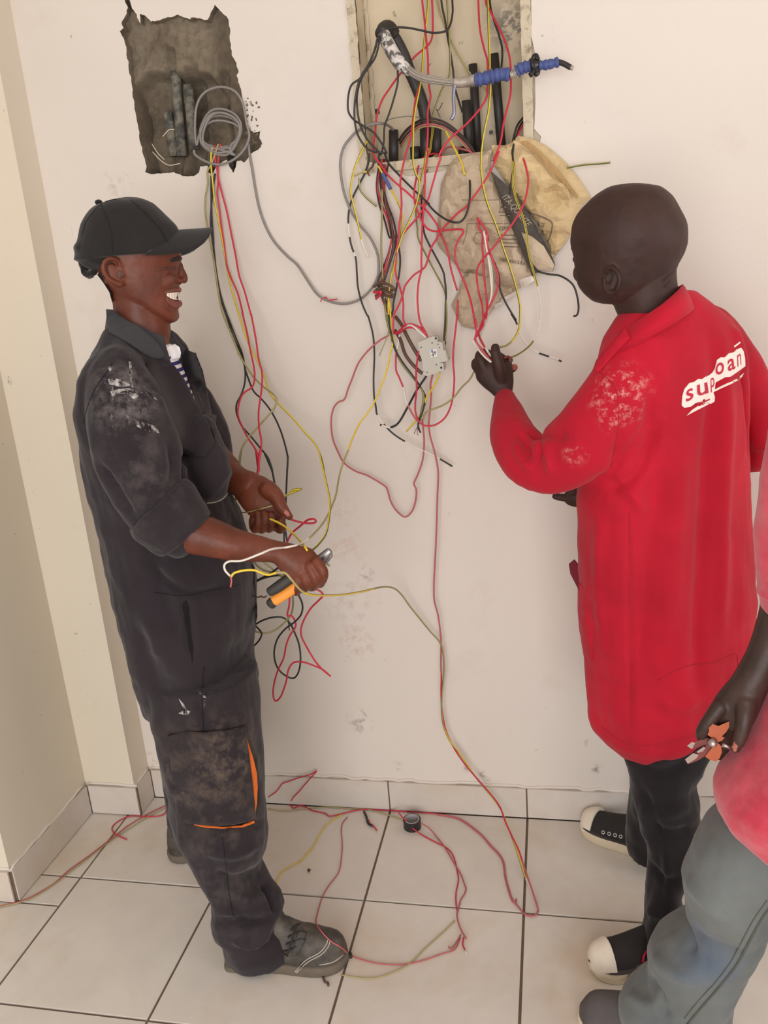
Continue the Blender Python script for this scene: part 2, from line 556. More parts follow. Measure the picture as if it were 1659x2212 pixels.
# ------------------------------------------------------------------ floor
XL, XR = -2.6, 2.8
floor = VF('floor', box(XL, XR, -3.2, YW + .02, -.06, -.004), M_grout, kind='structure')
G = .0032
ycuts = [-3.2] + [round(-.4 * k, 4) for k in range(7, -1, -1)] + [YW - .008]
xcuts = [XL] + [round(-.4 * k, 4) for k in range(6, -7, -1)] + [XR]
first = {}
def tile(x0, x1, y0, y1):
    w, h = round(x1 - x0, 3), round(y1 - y0, 3)
    if (w, h) not in first:
        first[(w, h)] = mkmesh('tile', *bevbox(-w / 2 + G, w / 2 - G, -h / 2 + G, h / 2 - G, -.01, 0, .0006))
        first[(w, h)].materials.append(M_tile)
    o = bpy.data.objects.new('tile', first[(w, h)]); COL.objects.link(o)
    o.location = ((x0 + x1) / 2, (y0 + y1) / 2, random.uniform(-.0005, .0003)); o.parent = floor
for i in range(len(xcuts) - 1):
    for j in range(len(ycuts) - 1):
        x0, x1, y0, y1 = xcuts[i], xcuts[i + 1], ycuts[j], ycuts[j + 1]
        if x1 <= -.8 + 1e-6:
            if y0 >= -1e-6:
                if x1 > -.9: tile(-.925, x1, y0, .28)
                continue
            if x1 > -.81 and y1 > -.01:
                tile(-.925, x1, -.105, y1); tile(x0, x1, y0, -.105); continue
            if y1 > -.01: tile(x0, x1, y0, -.105); continue
        tile(x0, x1, y0, y1)

# ------------------------------------------------------------------ back wall with its two openings
def jag(poly, amp, step=3.0, seed=0):
    q = dense(poly, step)
    n = len(q)
    ph = vnoise(np.stack([np.arange(n) * .37, np.zeros(n), np.zeros(n) + seed], 1), seed) * amp
    ph2 = vnoise(np.stack([np.arange(n) * .9, np.zeros(n) + 5, np.zeros(n) + seed], 1), seed) * amp * .7
    return q + np.stack([ph, ph2], 1)
HOLE = pp('U 232,-30 205,0 235,70 205,165 180,200 190,250 165,280 185,320 215,420 235,560 260,700 280,860 300,1000 330,1180 350,1300 375,1410 400,1490 385,1540 450,1560 560,1555 640,1540 720,1575 820,1580 870,1550 885,1490 940,1480 950,1540 985,1560 1010,1530 1030,1480 1080,1450 1115,1430 1150,1500 1175,1550 1205,1500 1210,1440 1240,1440 1275,1460 1310,1420 1340,1375 1400,1340 1440,1290 1410,1240 1420,1170 1360,1190 1310,1150 1280,1080 1270,960 1250,850 1235,760 1205,680 1225,650 1195,540 1165,480 1150,380 1150,280 1135,170 1100,130 1050,90 1010,45 985,90 965,150 945,180 880,170 810,150 795,175 740,155 680,130 640,150 580,155 520,180 440,190 380,135 335,125 345,210 310,130 270,75 255,20')
hole_px = jag(HOLE, 1.6, 3.0, 3)
hole_w = np.array([aty(a, b, YW)[[0, 2]] for a, b in hole_px])
# opening in the plaster round the steel box: px of the visible part, then straight up out of the frame
BL = pp('A 150,-40 150,100 185,230 175,340 205,370 200,480 195,600 225,780 235,900 240,935 300,945 390,985 440,1000 480,1020 530,1015 600,1000 720,985')
BR = pp('A 1235,870 1255,790 1215,745 1222,600 1218,300 1198,210 1197,-40')
bl = np.array([aty(a, b, YW)[[0, 2]] for a, b in jag(BL, .8, 4, 9)[:-30]])
bl = np.array([aty(a, b, YW)[[0, 2]] for a, b in dense(BL, 4, closed=False) + rng.uniform(-.8, .8, (len(dense(BL, 4, closed=False)), 2))])
br = np.array([aty(a, b, YW)[[0, 2]] for a, b in dense(BR, 4, closed=False)])
ZT = 2.42
box_w = np.vstack([[(bl[0][0] - .004, ZT)], bl, br, [(br[-1][0] + .002, ZT)]])
WX0, WX1, WZ = -.7653, 2.8, 2.75
outer = dense([(WX0, 0), (WX1, 0), (WX1, WZ), (WX0, WZ)], .3)
allp = np.vstack([outer, hole_w, box_w]); e = []; n0 = 0
for L in (outer, hole_w, box_w):
    e += [(n0 + i, n0 + (i + 1) % len(L)) for i in range(len(L))]; n0 += len(L)
r = mgeo.delaunay_2d_cdt([Vector(p) for p in allp], e, [], 0, 1e-7)
P2 = np.array([list(v) for v in r[0]]); T2 = [tuple(q) for q in r[2]]
cen = np.array([P2[list(q)].mean(0) for q in T2])
keep = inpoly(cen, outer) & ~inpoly(cen, hole_w) & ~inpoly(cen, box_w)
T2 = [q for q, k in zip(T2, keep) if k]
T2 = [q if np.cross(P2[q[1]] - P2[q[0]], P2[q[2]] - P2[q[0]]) > 0 else (q[0], q[2], q[1]) for q in T2]
fr = np.stack([P2[:, 0], np.full(len(P2), YW), P2[:, 1]], 1)
bk = fr + np.array([0, .095, 0])
wall_back = VF('wall_back', shell(fr, bk, T2), [M_wall, M_conc], kind='structure')
for p_ in wall_back.data.polygons:
    if p_.index >= 2 * len(T2) and p_.center.x < 0.03 and 1.6 < p_.center.z < 2.4: p_.material_index = 1

# rough chased-out hole with its concrete bed
def concrete_bed():
    lo, hi = hole_w.min(0) - .012, hole_w.max(0) + .012
    nx, nz = 90, 110
    gx = np.linspace(lo[0], hi[0], nx); gz = np.linspace(lo[1], hi[1], nz)
    X, Z = np.meshgrid(gx, gz)
    q = np.stack([X.ravel(), np.zeros(X.size), Z.ravel()], 1)
    d = .026 + .010 * fbm(q * 16, 3, 4) + .005 * fbm(q * 70, 8, 3)
    pxs = np.array([topx((a, YW, b)) for a, b in zip(X.ravel(), Z.ravel())])
    ux = (pxs[:, 0] - 220) * 4.1475; uy = pxs[:, 1] * 4.1475
    sm = lambda a, b, x: np.clip((x - a) / (b - a), 0, 1) ** 2 * (3 - 2 * np.clip((x - a) / (b - a), 0, 1))
    low = sm(0, 90, 800 - np.hypot((ux - 640) * 1.5, (uy - 1400) * .85) + 20 * fbm(q * 30, 5, 2))      # arched pocket round the conduits
    slot = sm(0, 40, 60 - np.abs(ux - 560)) * sm(380, 430, uy)
    slot2 = sm(0, 60, 90 - np.abs(ux - 740)) * sm(540, 620, uy)
    groove = sm(0, 50, 60 - np.abs(ux - 1060 - (uy - 850) * .05)) * sm(560, 640, uy)
    d = d + .060 * low * sm(600, 700, uy) + .02 * slot + .03 * slot2 + .018 * groove
    d = np.clip(d, .006, .12)
    V = np.stack([X.ravel(), YW + d, Z.ravel()], 1)
    F = [(j * nx + i, j * nx + i + 1, (j + 1) * nx + i + 1, (j + 1) * nx + i) for j in range(nz - 1) for i in range(nx - 1)]
    return V, F
bed = VF('concrete_bed', concrete_bed(), M_conc, wall_back, True)
for s in ('U 655,640 680,900 700,1150 720,1400', 'U 590,1010 620,1200 650,1400', 'U 770,760 800,1050 830,1340'):
    q = pp(s)
    VF('conduit', tube(np.array([aty(a, b, YW + .056) for a, b in catmull(q, 4)]), .0125, 12), M_greypipe, wall_back, True)
VF('conduit', tube(np.array([aty(a, b, YW + .02) for a, b in pp('U 1150,1390 1170,1480 1180,1540')]), np.array([.008, .007, .002]), 8), M_blackpipe, wall_back, True)
for s in ('U 450,1290 500,1370 560,1430', 'U 455,1360 520,1430 600,1480 700,1465', 'U 545,1225 600,1165 650,1160'):
    VF('string', tube(np.array([aty(a, b, YW + .012) for a, b in catmull(pp(s), 4)]), .0012, 5), M_plaster, wall_back, True)
# chipped plaster crumbs right of the hole
for k in range(46):
    a = 1290 + abs(rng.normal(0, 60)); b = rng.uniform(850, 1330)
    q = aty(*pp('U %f,%f' % (a, b))[0], YW)
    s = rng.uniform(.001, .0035)
    VF('chip', ellipsoid(q, [(s, 0, 0), (0, .0012, 0), (0, 0, s * rng.uniform(.6, 1.4))], 6, 4), M_conc, wall_back, False)

# ------------------------------------------------------------------ flush steel box of the distribution board
pb = thing('distribution_box', 'empty cream steel distribution box let into the wall above the cement bag', 'electrical box')
bx0 = aty(*pp('A 205,450')[0], YW)[0]; bx1 = aty(*pp('A 1192,400')[0], YW)[0]
bz0 = aty(*pp('A 400,945')[0], YW)[2]
DB = .105
x_in0 = bx0 + .004
VF('back_plate', box(bx0, bx1, YW + DB, YW + DB + .003, bz0, ZT), M_box, pb)
VF('side_panel', box(bx0 - .002, bx0 + .001, YW + .001, YW + DB, bz0, ZT), M_box, pb)
VF('side_panel', box(bx1 - .001, bx1 + .002, YW + .001, YW + DB, bz0, ZT), M_box, pb)
VF('bottom_panel', box(bx0, bx1, YW + .001, YW + DB, bz0 - .002, bz0 + .001), M_box, pb)
VF('top_panel', box(bx0, bx1, YW + .001, YW + DB, ZT - .003, ZT), M_box, pb)
def lip(name, x0, x1, z0, z1, seed):
    P, T = cdt([(x0, z0), (x1, z0), (x1, z1), (x0, z1)], .012)
    q = np.stack([P[:, 0], np.zeros(len(P)), P[:, 1]], 1)
    nz = .0025 * fbm(q * 60, seed, 3)
    f = np.stack([P[:, 0] + nz * .6, YW - .004 + nz * .6, P[:, 1]], 1)
    VF(name, shell(f, f + np.array([0, .006, 0]), T), M_lip, pb)
lip('flange', bx0 - .016, bx0 + .003, bz0 - .005, ZT, 1)
lip('flange', bx1 - .018, bx1 + .004, bz0 - .005, ZT, 2)
lip('flange', bx0 - .01, bx1, bz0 - .016, bz0 + .004, 3)
def mortar(x0, x1, z0, z1):
    P, T = cdt([(x0, z0), (x1, z0), (x1, z1), (x0, z1)], .02)
    q = np.stack([P[:, 0], np.zeros(len(P)), P[:, 1]], 1)
    f = np.stack([P[:, 0], YW + .010 + .004 * fbm(q * 50, 4, 3), P[:, 1]], 1)
    VF('mortar_bed', shell(f, f + np.array([0, .008, 0]), T), M_plaster, wall_back)
mortar(bx0 - .06, bx0 + .001, bz0 - .05, ZT); mortar(bx1 - .001, bx1 + .06, bz0 - .05, ZT); mortar(bx0, bx1, bz0 - .06, bz0)
# return edge of the side seen against the back plate, with cement along it
VF('cement_edge', tube(np.stack([np.full(40, bx0 + .006), np.full(40, YW + DB - .006), np.linspace(bz0, ZT, 40)], 1) + rng.uniform(-.0025, .0025, (40, 3)), .0055, 6), M_lip, pb)
VF('cement_edge', tube(np.stack([np.full(40, bx1 - .006), np.full(40, YW + DB - .004), np.linspace(bz0, ZT, 40)], 1) + rng.uniform(-.002, .002, (40, 3)), .004, 6), M_lip, pb)
VF('screw_plug', tube(np.array([aty(*pp('A 965,755')[0], YW + DB - .006), aty(*pp('A 965,755')[0], YW + DB + .001)]), .011, 10), M_lip, pb)
VF('screw_hole', tube(np.array([aty(*pp('A 965,765')[0], YW + DB - .007), aty(*pp('A 965,765')[0], YW + DB)]), .005, 10), M_blackpipe, pb)
VF('knockout', box(*(lambda a, b: (a[0], b[0], YW + DB - .001, YW + DB + .001, b[2], a[2]))(aty(*pp('A 290,632')[0], YW + DB), aty(*pp('A 322,658')[0], YW + DB))), simple('green_mark', S(52, 66, 40), .7), pb)

pipes = [('A 402,752 402,940', .0115, 'shortest wide black conduit at the left end of the box'), ('A 525,850 530,940', .012, 'low black conduit stub second from the left of the box'),
         ('A 585,725 590,940', .0135, 'thick black conduit that the armoured cable comes out of'), ('A 650,722 652,940', .0115, 'black conduit just right of the thick cable conduit'),
         ('A 805,850 808,960', .0125, 'low black conduit stub left of the three tall ones'), ('A 822,582 842,960', .0105, 'shortest of the three tall black conduits in the box'),
         ('A 860,372 895,960', .0100, 'middle of the three tall black conduits in the box'), ('A 982,312 1035,960', .0105, 'tallest black conduit, rightmost in the box')]
for k, (s, rr, lb) in enumerate(pipes):
    q = pp(s); y = YW + (.055 if k not in (4, 6) else .08)
    a, b = aty(*q[0], y), aty(*q[1], y)
    b = a + (b - a) * ((bz0 + .002 - a[2]) / (b[2] - a[2]))
    t_ = nrm(a - b); u_ = nrm(np.cross(t_, (0, 1, 0))); v_ = np.cross(t_, u_)
    rings = [ringp(b, u_ * rr, v_ * rr, 14), ringp(a, u_ * rr, v_ * rr, 14), ringp(a, u_ * rr * .8, v_ * rr * .8, 14), ringp(a - t_ * .03, u_ * rr * .8, v_ * rr * .8, 14)]
    tag(VF('conduit_pipe', loft(rings), M_blackpipe, None, True), lb, 'conduit', 'black conduits in the box')

# ------------------------------------------------------------------ column, left wall, doorway return
XC, YC, XLW, YLE = -.7653, .276, -.9275, -.1009
VF('wall_column', box(XLW - .2, XC, YC, YW + .03, 0, WZ), M_col, kind='structure')
VF('wall_left', box(-2.6, XLW, YLE, YW + .03, 0, WZ), M_col, kind='structure')
VF('ceiling', box(-2.6, 4.4, -4.6, YW + .03, WZ, WZ + .05), M_wall, kind='structure')
# ------------------------------------------------------------------ tiled skirting
HB = .097; TB = .010
def skirt(name, axis, a0, a1, face, cuts):
    st = VF(name, box(a0, a1, face - TB * .6, face, 0, HB - .003) if axis == 'x' else box(face, face + TB * .6, a0, a1, 0, HB - .003), M_grout, kind='structure')
    cs = [a0] + [c_ for c_ in cuts if a0 + .005 < c_ < a1 - .005] + [a1]
    for i in range(len(cs) - 1):
        p, q = cs[i] + .0022, cs[i + 1] - .0022
        if axis == 'x': VF('tile', box(p, q, face - TB, face - .002, .003, HB), M_skirt, st)
        else: VF('tile', box(face + .002, face + TB, p, q, .003, HB), M_skirt, st)
    # ragged plaster fillet over the tiles
    q = np.linspace(a0, a1, max(8, int((a1 - a0) / .02)))
    w = .004 * fbm(np.stack([q * 30, q * 0, q * 0], 1), 4, 2)
    P = np.stack([q, np.full(len(q), face - .001), HB + .004 + w], 1) if axis == 'x' else np.stack([np.full(len(q), face + .001), q, HB + .004 + w], 1)
    VF('plaster_fillet', tube(P, .0045, 6), M_wall, st, True)
    return st
skirt('baseboard_back', 'x', XC + TB, 2.8, YW, [-.4, 0, .4, .8, 1.2, 1.6, 2.0, 2.4])
skirt('baseboard_column', 'x', XLW + TB, XC + TB, YC, [])
skirt('baseboard_column_side', 'y', YC, YW - TB, XC, [])
skirt('baseboard_left', 'y', YLE - TB * .2, YC - TB, XLW, [])
skirt('baseboard_doorway', 'x', -2.6, XLW + TB * .2, YLE, [-1.3, -1.7])
# ------------------------------------------------------------------ people: materials
def skin(name, base, dark, rough=.45):
    t = NT(name)
    c = t.mix(t.ramp(t.noise(14, 4, .6), .35, .7), dark, base)
    c = t.mix(t.math('MULTIPLY', t.noise(160, 3, .6), .25), c, dark)
    t.bump(t.noise(420, 3, .6), .12, .0012)
    t.b.inputs['Subsurface Weight'].default_value = .06
    t.b.inputs['Subsurface Radius'].default_value = (.006, .002, .001)
    return t.done(c, rough, spec=.35)
M_skinL = skin('skin_worker_cap', S(122, 64, 43, 1.0), S(94, 47, 32))
M_skinR = skin('skin_worker_bald', S(68, 43, 37, 1.0), S(50, 31, 27), .58)
M_skinT = skin('skin_worker_jeans', S(76, 55, 48, 1.0), S(56, 40, 35), .45)
M_pinkskin = simple('fingertip_skin', S(176, 106, 92), .45, var=.1)
M_lip = simple('lip_skin', S(122, 70, 62), .4, var=.12)
M_hair = simple('short_black_hair', S(40, 32, 30), .85, var=.3, vs=200)
M_teeth = simple('teeth_enamel', S(246, 232, 216), .25, var=.03)
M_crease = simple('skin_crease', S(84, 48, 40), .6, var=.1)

def cloth(name, base, dirt=None, weave=900, sheen=.15, rough=.85):
    t = NT(name)
    c = t.mix(t.ramp(t.noise(5, 4, .6), .3, .7), tuple(k * .8 for k in base[:3]) + (1,), tuple(min(1, k * 1.15) for k in base[:3]) + (1,))
    c = t.mix(t.math('MULTIPLY', t.noise(weave, 2, .7), .35), c, tuple(k * .55 for k in base[:3]) + (1,))
    t.bump(t.noise(weave, 2, .7), .25, .0008)
    t.b.inputs['Sheen Weight'].default_value = sheen
    return t, c
COVC = S(47, 40, 44)
t, c = cloth('navy_coverall_cloth', COVC, weave=700)
# rubbed-in dust and paint, at the places where the cloth has it
mp = t.n('ShaderNodeMapping'); mp.inputs['Scale'].default_value = (1, 1, .45); t.l(t.pos(), mp.inputs['Vector'])
dust = t.ramp(t.noise(20, 6, .7), .46, .68)
for px, py, y, r, k, col in ((262, 830, -.30, .07, .75, S(150, 142, 138)), (300, 850, -.32, .05, .55, S(168, 160, 156)), (300, 930, -.36, .06, .4, S(130, 122, 118)),
                        (290, 1040, -.36, .10, .35, S(112, 102, 100)), (240, 690, -.2, .07, .4, S(96, 98, 100)), (330, 1060, -.36, .05, .35, S(120, 110, 108)),
                        (470, 1700, -.25, .14, .45, S(112, 96, 82)), (500, 1640, -.25, .07, .5, S(124, 106, 92)), (390, 1680, -.22, .05, .5, S(118, 104, 92)), (420, 1950, -.25, .12, .3, S(98, 88, 84)), (520, 1900, -.25, .12, .25, S(100, 92, 88))):
    c = t.mix(t.math('MULTIPLY', t.math('MULTIPLY', t.ball(aty(px, py, y), r * 1.6, .15), dust), k), c, col)
streak = t.ramp(t.noise(60, 5, .7, mp.outputs[0]), .58, .66)
for px, py, y, r, k in ((264, 800, -.31, .028, .95), (272, 842, -.33, .035, .85), (245, 850, -.30, .04, .6), (315, 870, -.33, .03, .5), (300, 925, -.36, .04, .55), (395, 1530, -.2, .022, .9), (440, 1505, -.22, .012, .95), (230, 765, -.27, .02, .6)):
    c = t.mix(t.math('MULTIPLY', t.math('MULTIPLY', t.ball(aty(px, py, y), r * 1.7, .3), streak), k), c, S(214, 208, 204))
M_cov = t.done(c, .9, spec=.2)
t, c = cloth('navy_coverall_collar', S(66, 65, 68), weave=700); M_covcol = t.done(c, .9, spec=.2)
t, c = cloth('dark_pocket_opening', S(32, 27, 31), weave=700); M_covdark = t.done(c, .95, spec=.1)
t, c = cloth('orange_pocket_lining', S(226, 112, 42), weave=600); M_orange = t.done(c, .85, spec=.2)
t, c = cloth('black_cap_cloth', S(42, 39, 38), weave=500); M_cap = t.done(c, .9, spec=.2)
REDC = S(192, 20, 46)
def redcloth(name, base, marks=()):
    t, c = cloth(name, base, weave=800, sheen=.08)
    ch = t.ramp(t.noise(55, 6, .75), .5, .66)
    for px, py, y, r, k in marks:
        c = t.mix(t.math('MULTIPLY', t.math('MULTIPLY', t.ball(aty(px, py, y), r, .2), ch), k), c, S(236, 190, 180))
    return t.done(c, .82, spec=.25)
M_red = redcloth('red_dust_coat_cloth', REDC, ((1345, 850, -.14, .075, .8), (1320, 820, -.14, .05, .5), (1370, 800, -.14, .04, .35), (1240, 985, -.12, .03, .55), (1330, 905, -.14, .04, .4)))
t, c = cloth('faded_red_shirt_cloth', S(205, 62, 82), weave=800, sheen=.3)
c = t.mix(t.math('MULTIPLY', t.ramp(t.noise(16, 5, .65), .4, .75), .55), c, S(224, 118, 128)); M_redfade = t.done(c, .85, spec=.2)
t, c = cloth('black_trouser_cloth', S(38, 34, 36), weave=700); M_blk = t.done(c, .9, spec=.2)
t, c = cloth('faded_jeans_denim', S(110, 114, 112), weave=500)
c = t.mix(t.math('MULTIPLY', t.ramp(t.noise(9, 4, .6), .45, .7), .4), c, S(98, 108, 118))
c = t.mix(t.math('MULTIPLY', t.ball(aty(1520, 2075, -.48), .08, .05), .5), c, S(74, 96, 132))
c = t.mix(t.math('MULTIPLY', t.ramp(t.noise(12, 4, .6), .6, .8), .35), c, S(140, 130, 110)); M_jean = t.done(c, .9, spec=.2)
M_seamj = simple('denim_seam', S(84, 84, 76), .9)
M_white = simple('white_print', S(250, 236, 226), .8, var=.04)
M_printred = simple('red_print', S(196, 40, 66), .8, var=.08)
t = NT('striped_tee')
wv = t.n('ShaderNodeTexWave', wave_type='BANDS', bands_direction='Z', i_Scale=22.0); t.l(t.pos(), wv.inputs['Vector'])
M_stripe = t.done(t.ramp(wv.outputs['Fac'], .48, .52, S(232, 228, 232), S(46, 40, 108)), .85)
M_teewhite = simple('white_tee_collar', S(236, 230, 230), .85, var=.04)
M_thread = simple('pale_piping', S(196, 184, 172), .8)
M_solebrown = simple('dusty_boot_sole', S(104, 94, 82), .85, var=.25, vs=40, bump=.3, bs=200)
t = NT('worn_black_leather')
c = t.mix(t.ramp(t.noise(14, 5, .65), .4, .7), S(56, 51, 46), S(104, 95, 84)); t.bump(t.noise(120, 4), .25, .002)
M_leather = t.done(c, .62)
M_canvas = simple('black_canvas', S(46, 42, 40), .9, var=.2, vs=60, bump=.3, bs=900)
M_canvasgrey = simple('grey_canvas', S(104, 92, 88), .9, var=.15, vs=60)
M_rubber = simple('dirty_white_rubber', S(222, 206, 178), .6, var=.14, vs=25)
M_toecap = simple('white_rubber_toe', S(238, 226, 208), .5, var=.05)
M_foxline = simple('dark_rubber_line', S(60, 54, 52), .6)
M_eyelet = simple('eyelet_metal', S(200, 196, 196), .3, .8, var=.05)
M_suede = simple('dusty_grey_suede', S(88, 82, 82), .9, var=.25, vs=30)
M_redlace = simple('red_loop', S(200, 40, 70), .7)

def smooth_obj(name, me, mat, parent):
    return obj(name, me, mat, parent, True)

def nz(co, s, seed, o=3): return fbm(co * np.asarray(s)[None], seed, o)
def wrinkle(amp, seed, elong=(22, 22, 7)):
    def f(co):
        a = nz(co, elong, seed, 3)
        b = nz(co + .13, (14, 14, 26), seed + 9, 2)
        return amp * (a * .8 + .35 * b) + amp * .5 * (1 - np.abs(nz(co, (9, 9, 12), seed + 4, 2)) * 2)
    return f

# shoes ------------------------------------------------------------
def shoe_frame(heel, toe):
    f = np.array([toe[0] - heel[0], toe[1] - heel[1], 0.0]); L = np.linalg.norm(f); f /= L
    s = np.array([-f[1], f[0], 0])
    return f, s, L
def shoe_parts(heel, toe, prof, hw, z0=.0):
    """prof: (t, half width, height) sections from heel to toe -> upper as a loft"""
    f, s, L = shoe_frame(heel, toe); rings = []
    A = catmull(np.array(prof, float), 4)
    for t_, w, h in A:
        c = np.array([heel[0], heel[1], z0]) + f * (t_ * L)
        n = 28; th = np.linspace(0, 2 * math.pi, n, endpoint=False)
        x = np.cos(th); y = np.sin(th)
        yy = np.where(y > 0, y * h, y * .006)
        xx = np.sign(x) * np.abs(x) ** .8 * w * np.where(y > 0, 1 - .25 * np.clip(y, 0, 1) ** 2, 1)
        rings.append(c[None] + xx[:, None] * s[None] + (yy)[:, None] * np.array([0, 0, 1.])[None])
    return loft(rings)
def sole(heel, toe, prof, z0, z1, grow=.004, tread=0):
    f, s, L = shoe_frame(heel, toe)
    A = catmull(np.array(prof, float), 5)
    left, right = [], []
    for t_, w, h in A:
        c = np.array([heel[0], heel[1], 0]) + f * (t_ * L)
        left.append(c + s * (w + grow)); right.append(c - s * (w + grow))
    out = np.array([np.array([heel[0], heel[1], 0]) - f * grow * .6] + left + [np.array([toe[0], toe[1], 0]) + f * grow] + right[::-1])
    rings = []
    for z, g in ((z0, .97), (z0 + .003, 1.0), ((z0 + z1) / 2, 1.01), (z1 - .002, 1.0), (z1, .97)):
        c = out.mean(0); q = c + (out - c) * g; q[:, 2] = z; rings.append(q)
    return loft(rings)

# generic hidden torso so that the body runs on under the clothes
def finger(L, r=9):
    return plimb([(a, b, y, (rr if rr else r)) for a, b, y, rr in L], 1.0, 12, 4)

# =================================================================== worker in the black cap
capman = thing('person', 'man in black cap and dusty navy coveralls holding pliers beside the corner', 'person')
Y0 = -.05
rows = [(240, 330, 700, .07), (226, 378, 728, .12), (203, 408, 758, .165), (184, 426, 800, .195), (176, 440, 850, .205), (178, 456, 900, .20), (185, 470, 950, .19), (196, 484, 1000, .185),
        (208, 496, 1050, .18), (220, 512, 1100, .175), (229, 533, 1150, .17), (237, 548, 1200, .17), (247, 557, 1250, .175), (261, 561, 1300, .18), (275, 561, 1350, .18), (287, 558, 1400, .18), (299, 558, 1450, .17), (316, 562, 1500, .15)]
torso = loft([prow(a, b, py, Y0, lat) for a, b, py, lat in lerp_rows([(a, b, p, l) for a, b, p, l in rows])])
legN = [(312, 553, 1450, -.13, .11), (326, 564, 1520, -.14, .11), (345, 568, 1600, -.15, .105), (354, 572, 1650, -.155, .10), (362, 575, 1700, -.16, .098), (370, 578, 1750, -.165, .095), (378, 579, 1785, -.17, .092),
        (392, 580, 1810, -.17, .09), (410, 576, 1840, -.175, .086), (425, 564, 1868, -.18, .082), (443, 566, 1893, -.185, .082), (455, 590, 1920, -.19, .084), (459, 610, 1948, -.195, .086), (457, 617, 1973, -.2, .084), (460, 611, 1992, -.2, .078),
        (478, 622, 2008, -.205, .072), (484, 634, 2035, -.21, .066), (488, 640, 2062, -.21, .06)]
def rowsloft(L):
    A = np.array(L, float); out = []
    for i in range(len(A) - 1):
        k = max(1, int((A[i + 1, 2] - A[i, 2]) / 12))
        for s in range(k): out.append(A[i] + (A[i + 1] - A[i]) * s / k)
    out.append(A[-1])
    return loft([prow(a, b, py, y, lat, prop=None, n=32) for a, b, py, y, lat in out])
legF = [(300, 520, 1450, .06, .11), (338, 520, 1560, .07, .10), (352, 500, 1660, .08, .09), (358, 480, 1720, .085, .085), (361, 465, 1755, .09, .078), (366, 448, 1778, .092, .068), (374, 435, 1792, .095, .056)]
sleeveN = plimb([(258, 790, -.17, 48), (262, 835, -.21, 72, .8), (276, 905, -.235, 84, .8), (297, 975, -.245, 92, .8), (322, 1045, -.25, 86, .8), (345, 1098, -.25, 74, .85), (372, 1132, -.245, 66, .9), (396, 1154, -.24, 60, .9)], n=28)
sleeveF = plimb([(330, 790, .09, 60), (400, 870, .11, 60), (440, 950, .1, 58), (462, 1000, .09, 44), (480, 1020, .08, 40)], n=22)
blouse = plimb([(420, 930, -.06, 44), (438, 985, -.08, 50, 1.2), (446, 1025, -.085, 48, 1.2), (450, 1050, -.085, 42, 1.2)], n=24)
folds1 = [([(205, 990), (255, 1070), (290, 1120)], .012, -.010), ([(392, 930), (400, 1010), (405, 1050)], .010, -.008), ([(265, 760), (280, 800), (287, 848)], .006, -.003),
          ([(228, 800), (236, 860), (243, 880)], .006, -.003), ([(245, 850), (270, 838), (320, 835)], .007, -.005), ([(320, 835), (345, 850), (360, 880)], .007, -.004),
          ([(350, 790), (385, 860), (400, 930)], .012, -.008), ([(330, 930), (350, 1000), (345, 1060)], .016, .007), ([(270, 960), (300, 1020), (305, 1080)], .02, .008), ([(365, 960), (372, 1010), (360, 1060)], .012, -.006),
          ([(330, 1230), (370, 1330), (400, 1400)], .018, -.009), ([(300, 1300), (340, 1390), (400, 1480)], .02, .008), ([(345, 1255), (420, 1280), (500, 1265)], .008, -.005), ([(310, 1200), (350, 1250), (390, 1275)], .012, -.007),
          ([(400, 1290), (408, 1350), (415, 1420)], .010, -.012), ([(360, 1580), (420, 1640), (460, 1680)], .016, -.008), ([(430, 1500), (438, 1550), (440, 1580)], .008, -.006), ([(290, 1340), (330, 1460), (360, 1540)], .02, -.006),
          ([(470, 1790), (520, 1785), (570, 1775)], .010, -.009), ([(430, 1830), (500, 1845), (560, 1825)], .014, .007), ([(455, 1880), (500, 1900), (560, 1880)], .014, -.008), ([(470, 1930), (500, 1960), (540, 1990)], .014, -.008), ([(560, 1900), (590, 1940), (600, 1975)], .012, -.011),
          ([(465, 1990), (520, 1992), (600, 1980)], .010, -.012), ([(500, 2030), (550, 2035), (590, 2010)], .010, .009), ([(500, 1920), (530, 1940), (580, 1935)], .012, .008), ([(500, 1000), (470, 1050), (440, 1080)], .01, .004),
          ([(430, 1120), (470, 1180), (520, 1215)], .014, -.008), ([(300, 1130), (330, 1180), (340, 1230)], .016, -.010)]
base_parts = [torso, rowsloft(legN), rowsloft(legF), sleeveN, sleeveF, blouse]
tmp = remesh(base_parts, .007, 3)
bt = bvh_of(tmp); fd = fold_disp(bt, folds1); wr = wrinkle(.0048, 11)
cov = remesh(base_parts, .0048, 3, lambda co, no: 1.5 * fd(co) + wr(co))
bvC = bvh_of(cov)
o_cov = smooth_obj('coverall', cov, M_cov, capman)
# rolled cuff
cuff = plimb([(338, 1088, -.252, 82, .9), (352, 1102, -.25, 86, .92), (378, 1130, -.247, 80, .95), (402, 1155, -.243, 70, .98)], n=28, caps=False)
fdc = fold_disp(bt, [([(300, 1130), (350, 1120), (400, 1060)], .01, .004), ([(330, 1160), (380, 1150), (430, 1095)], .012, .006), ([(360, 1130), (400, 1110), (420, 1070)], .008, -.006)])
cuffm = remesh([cuff], .0042, 1, lambda co, no: fdc(co) + .003 * nz(co, (30, 30, 30), 3) )
o_cuff = smooth_obj('rolled_cuff', cuffm, M_cov, capman)
bvCuff = bvh_of(cuffm)
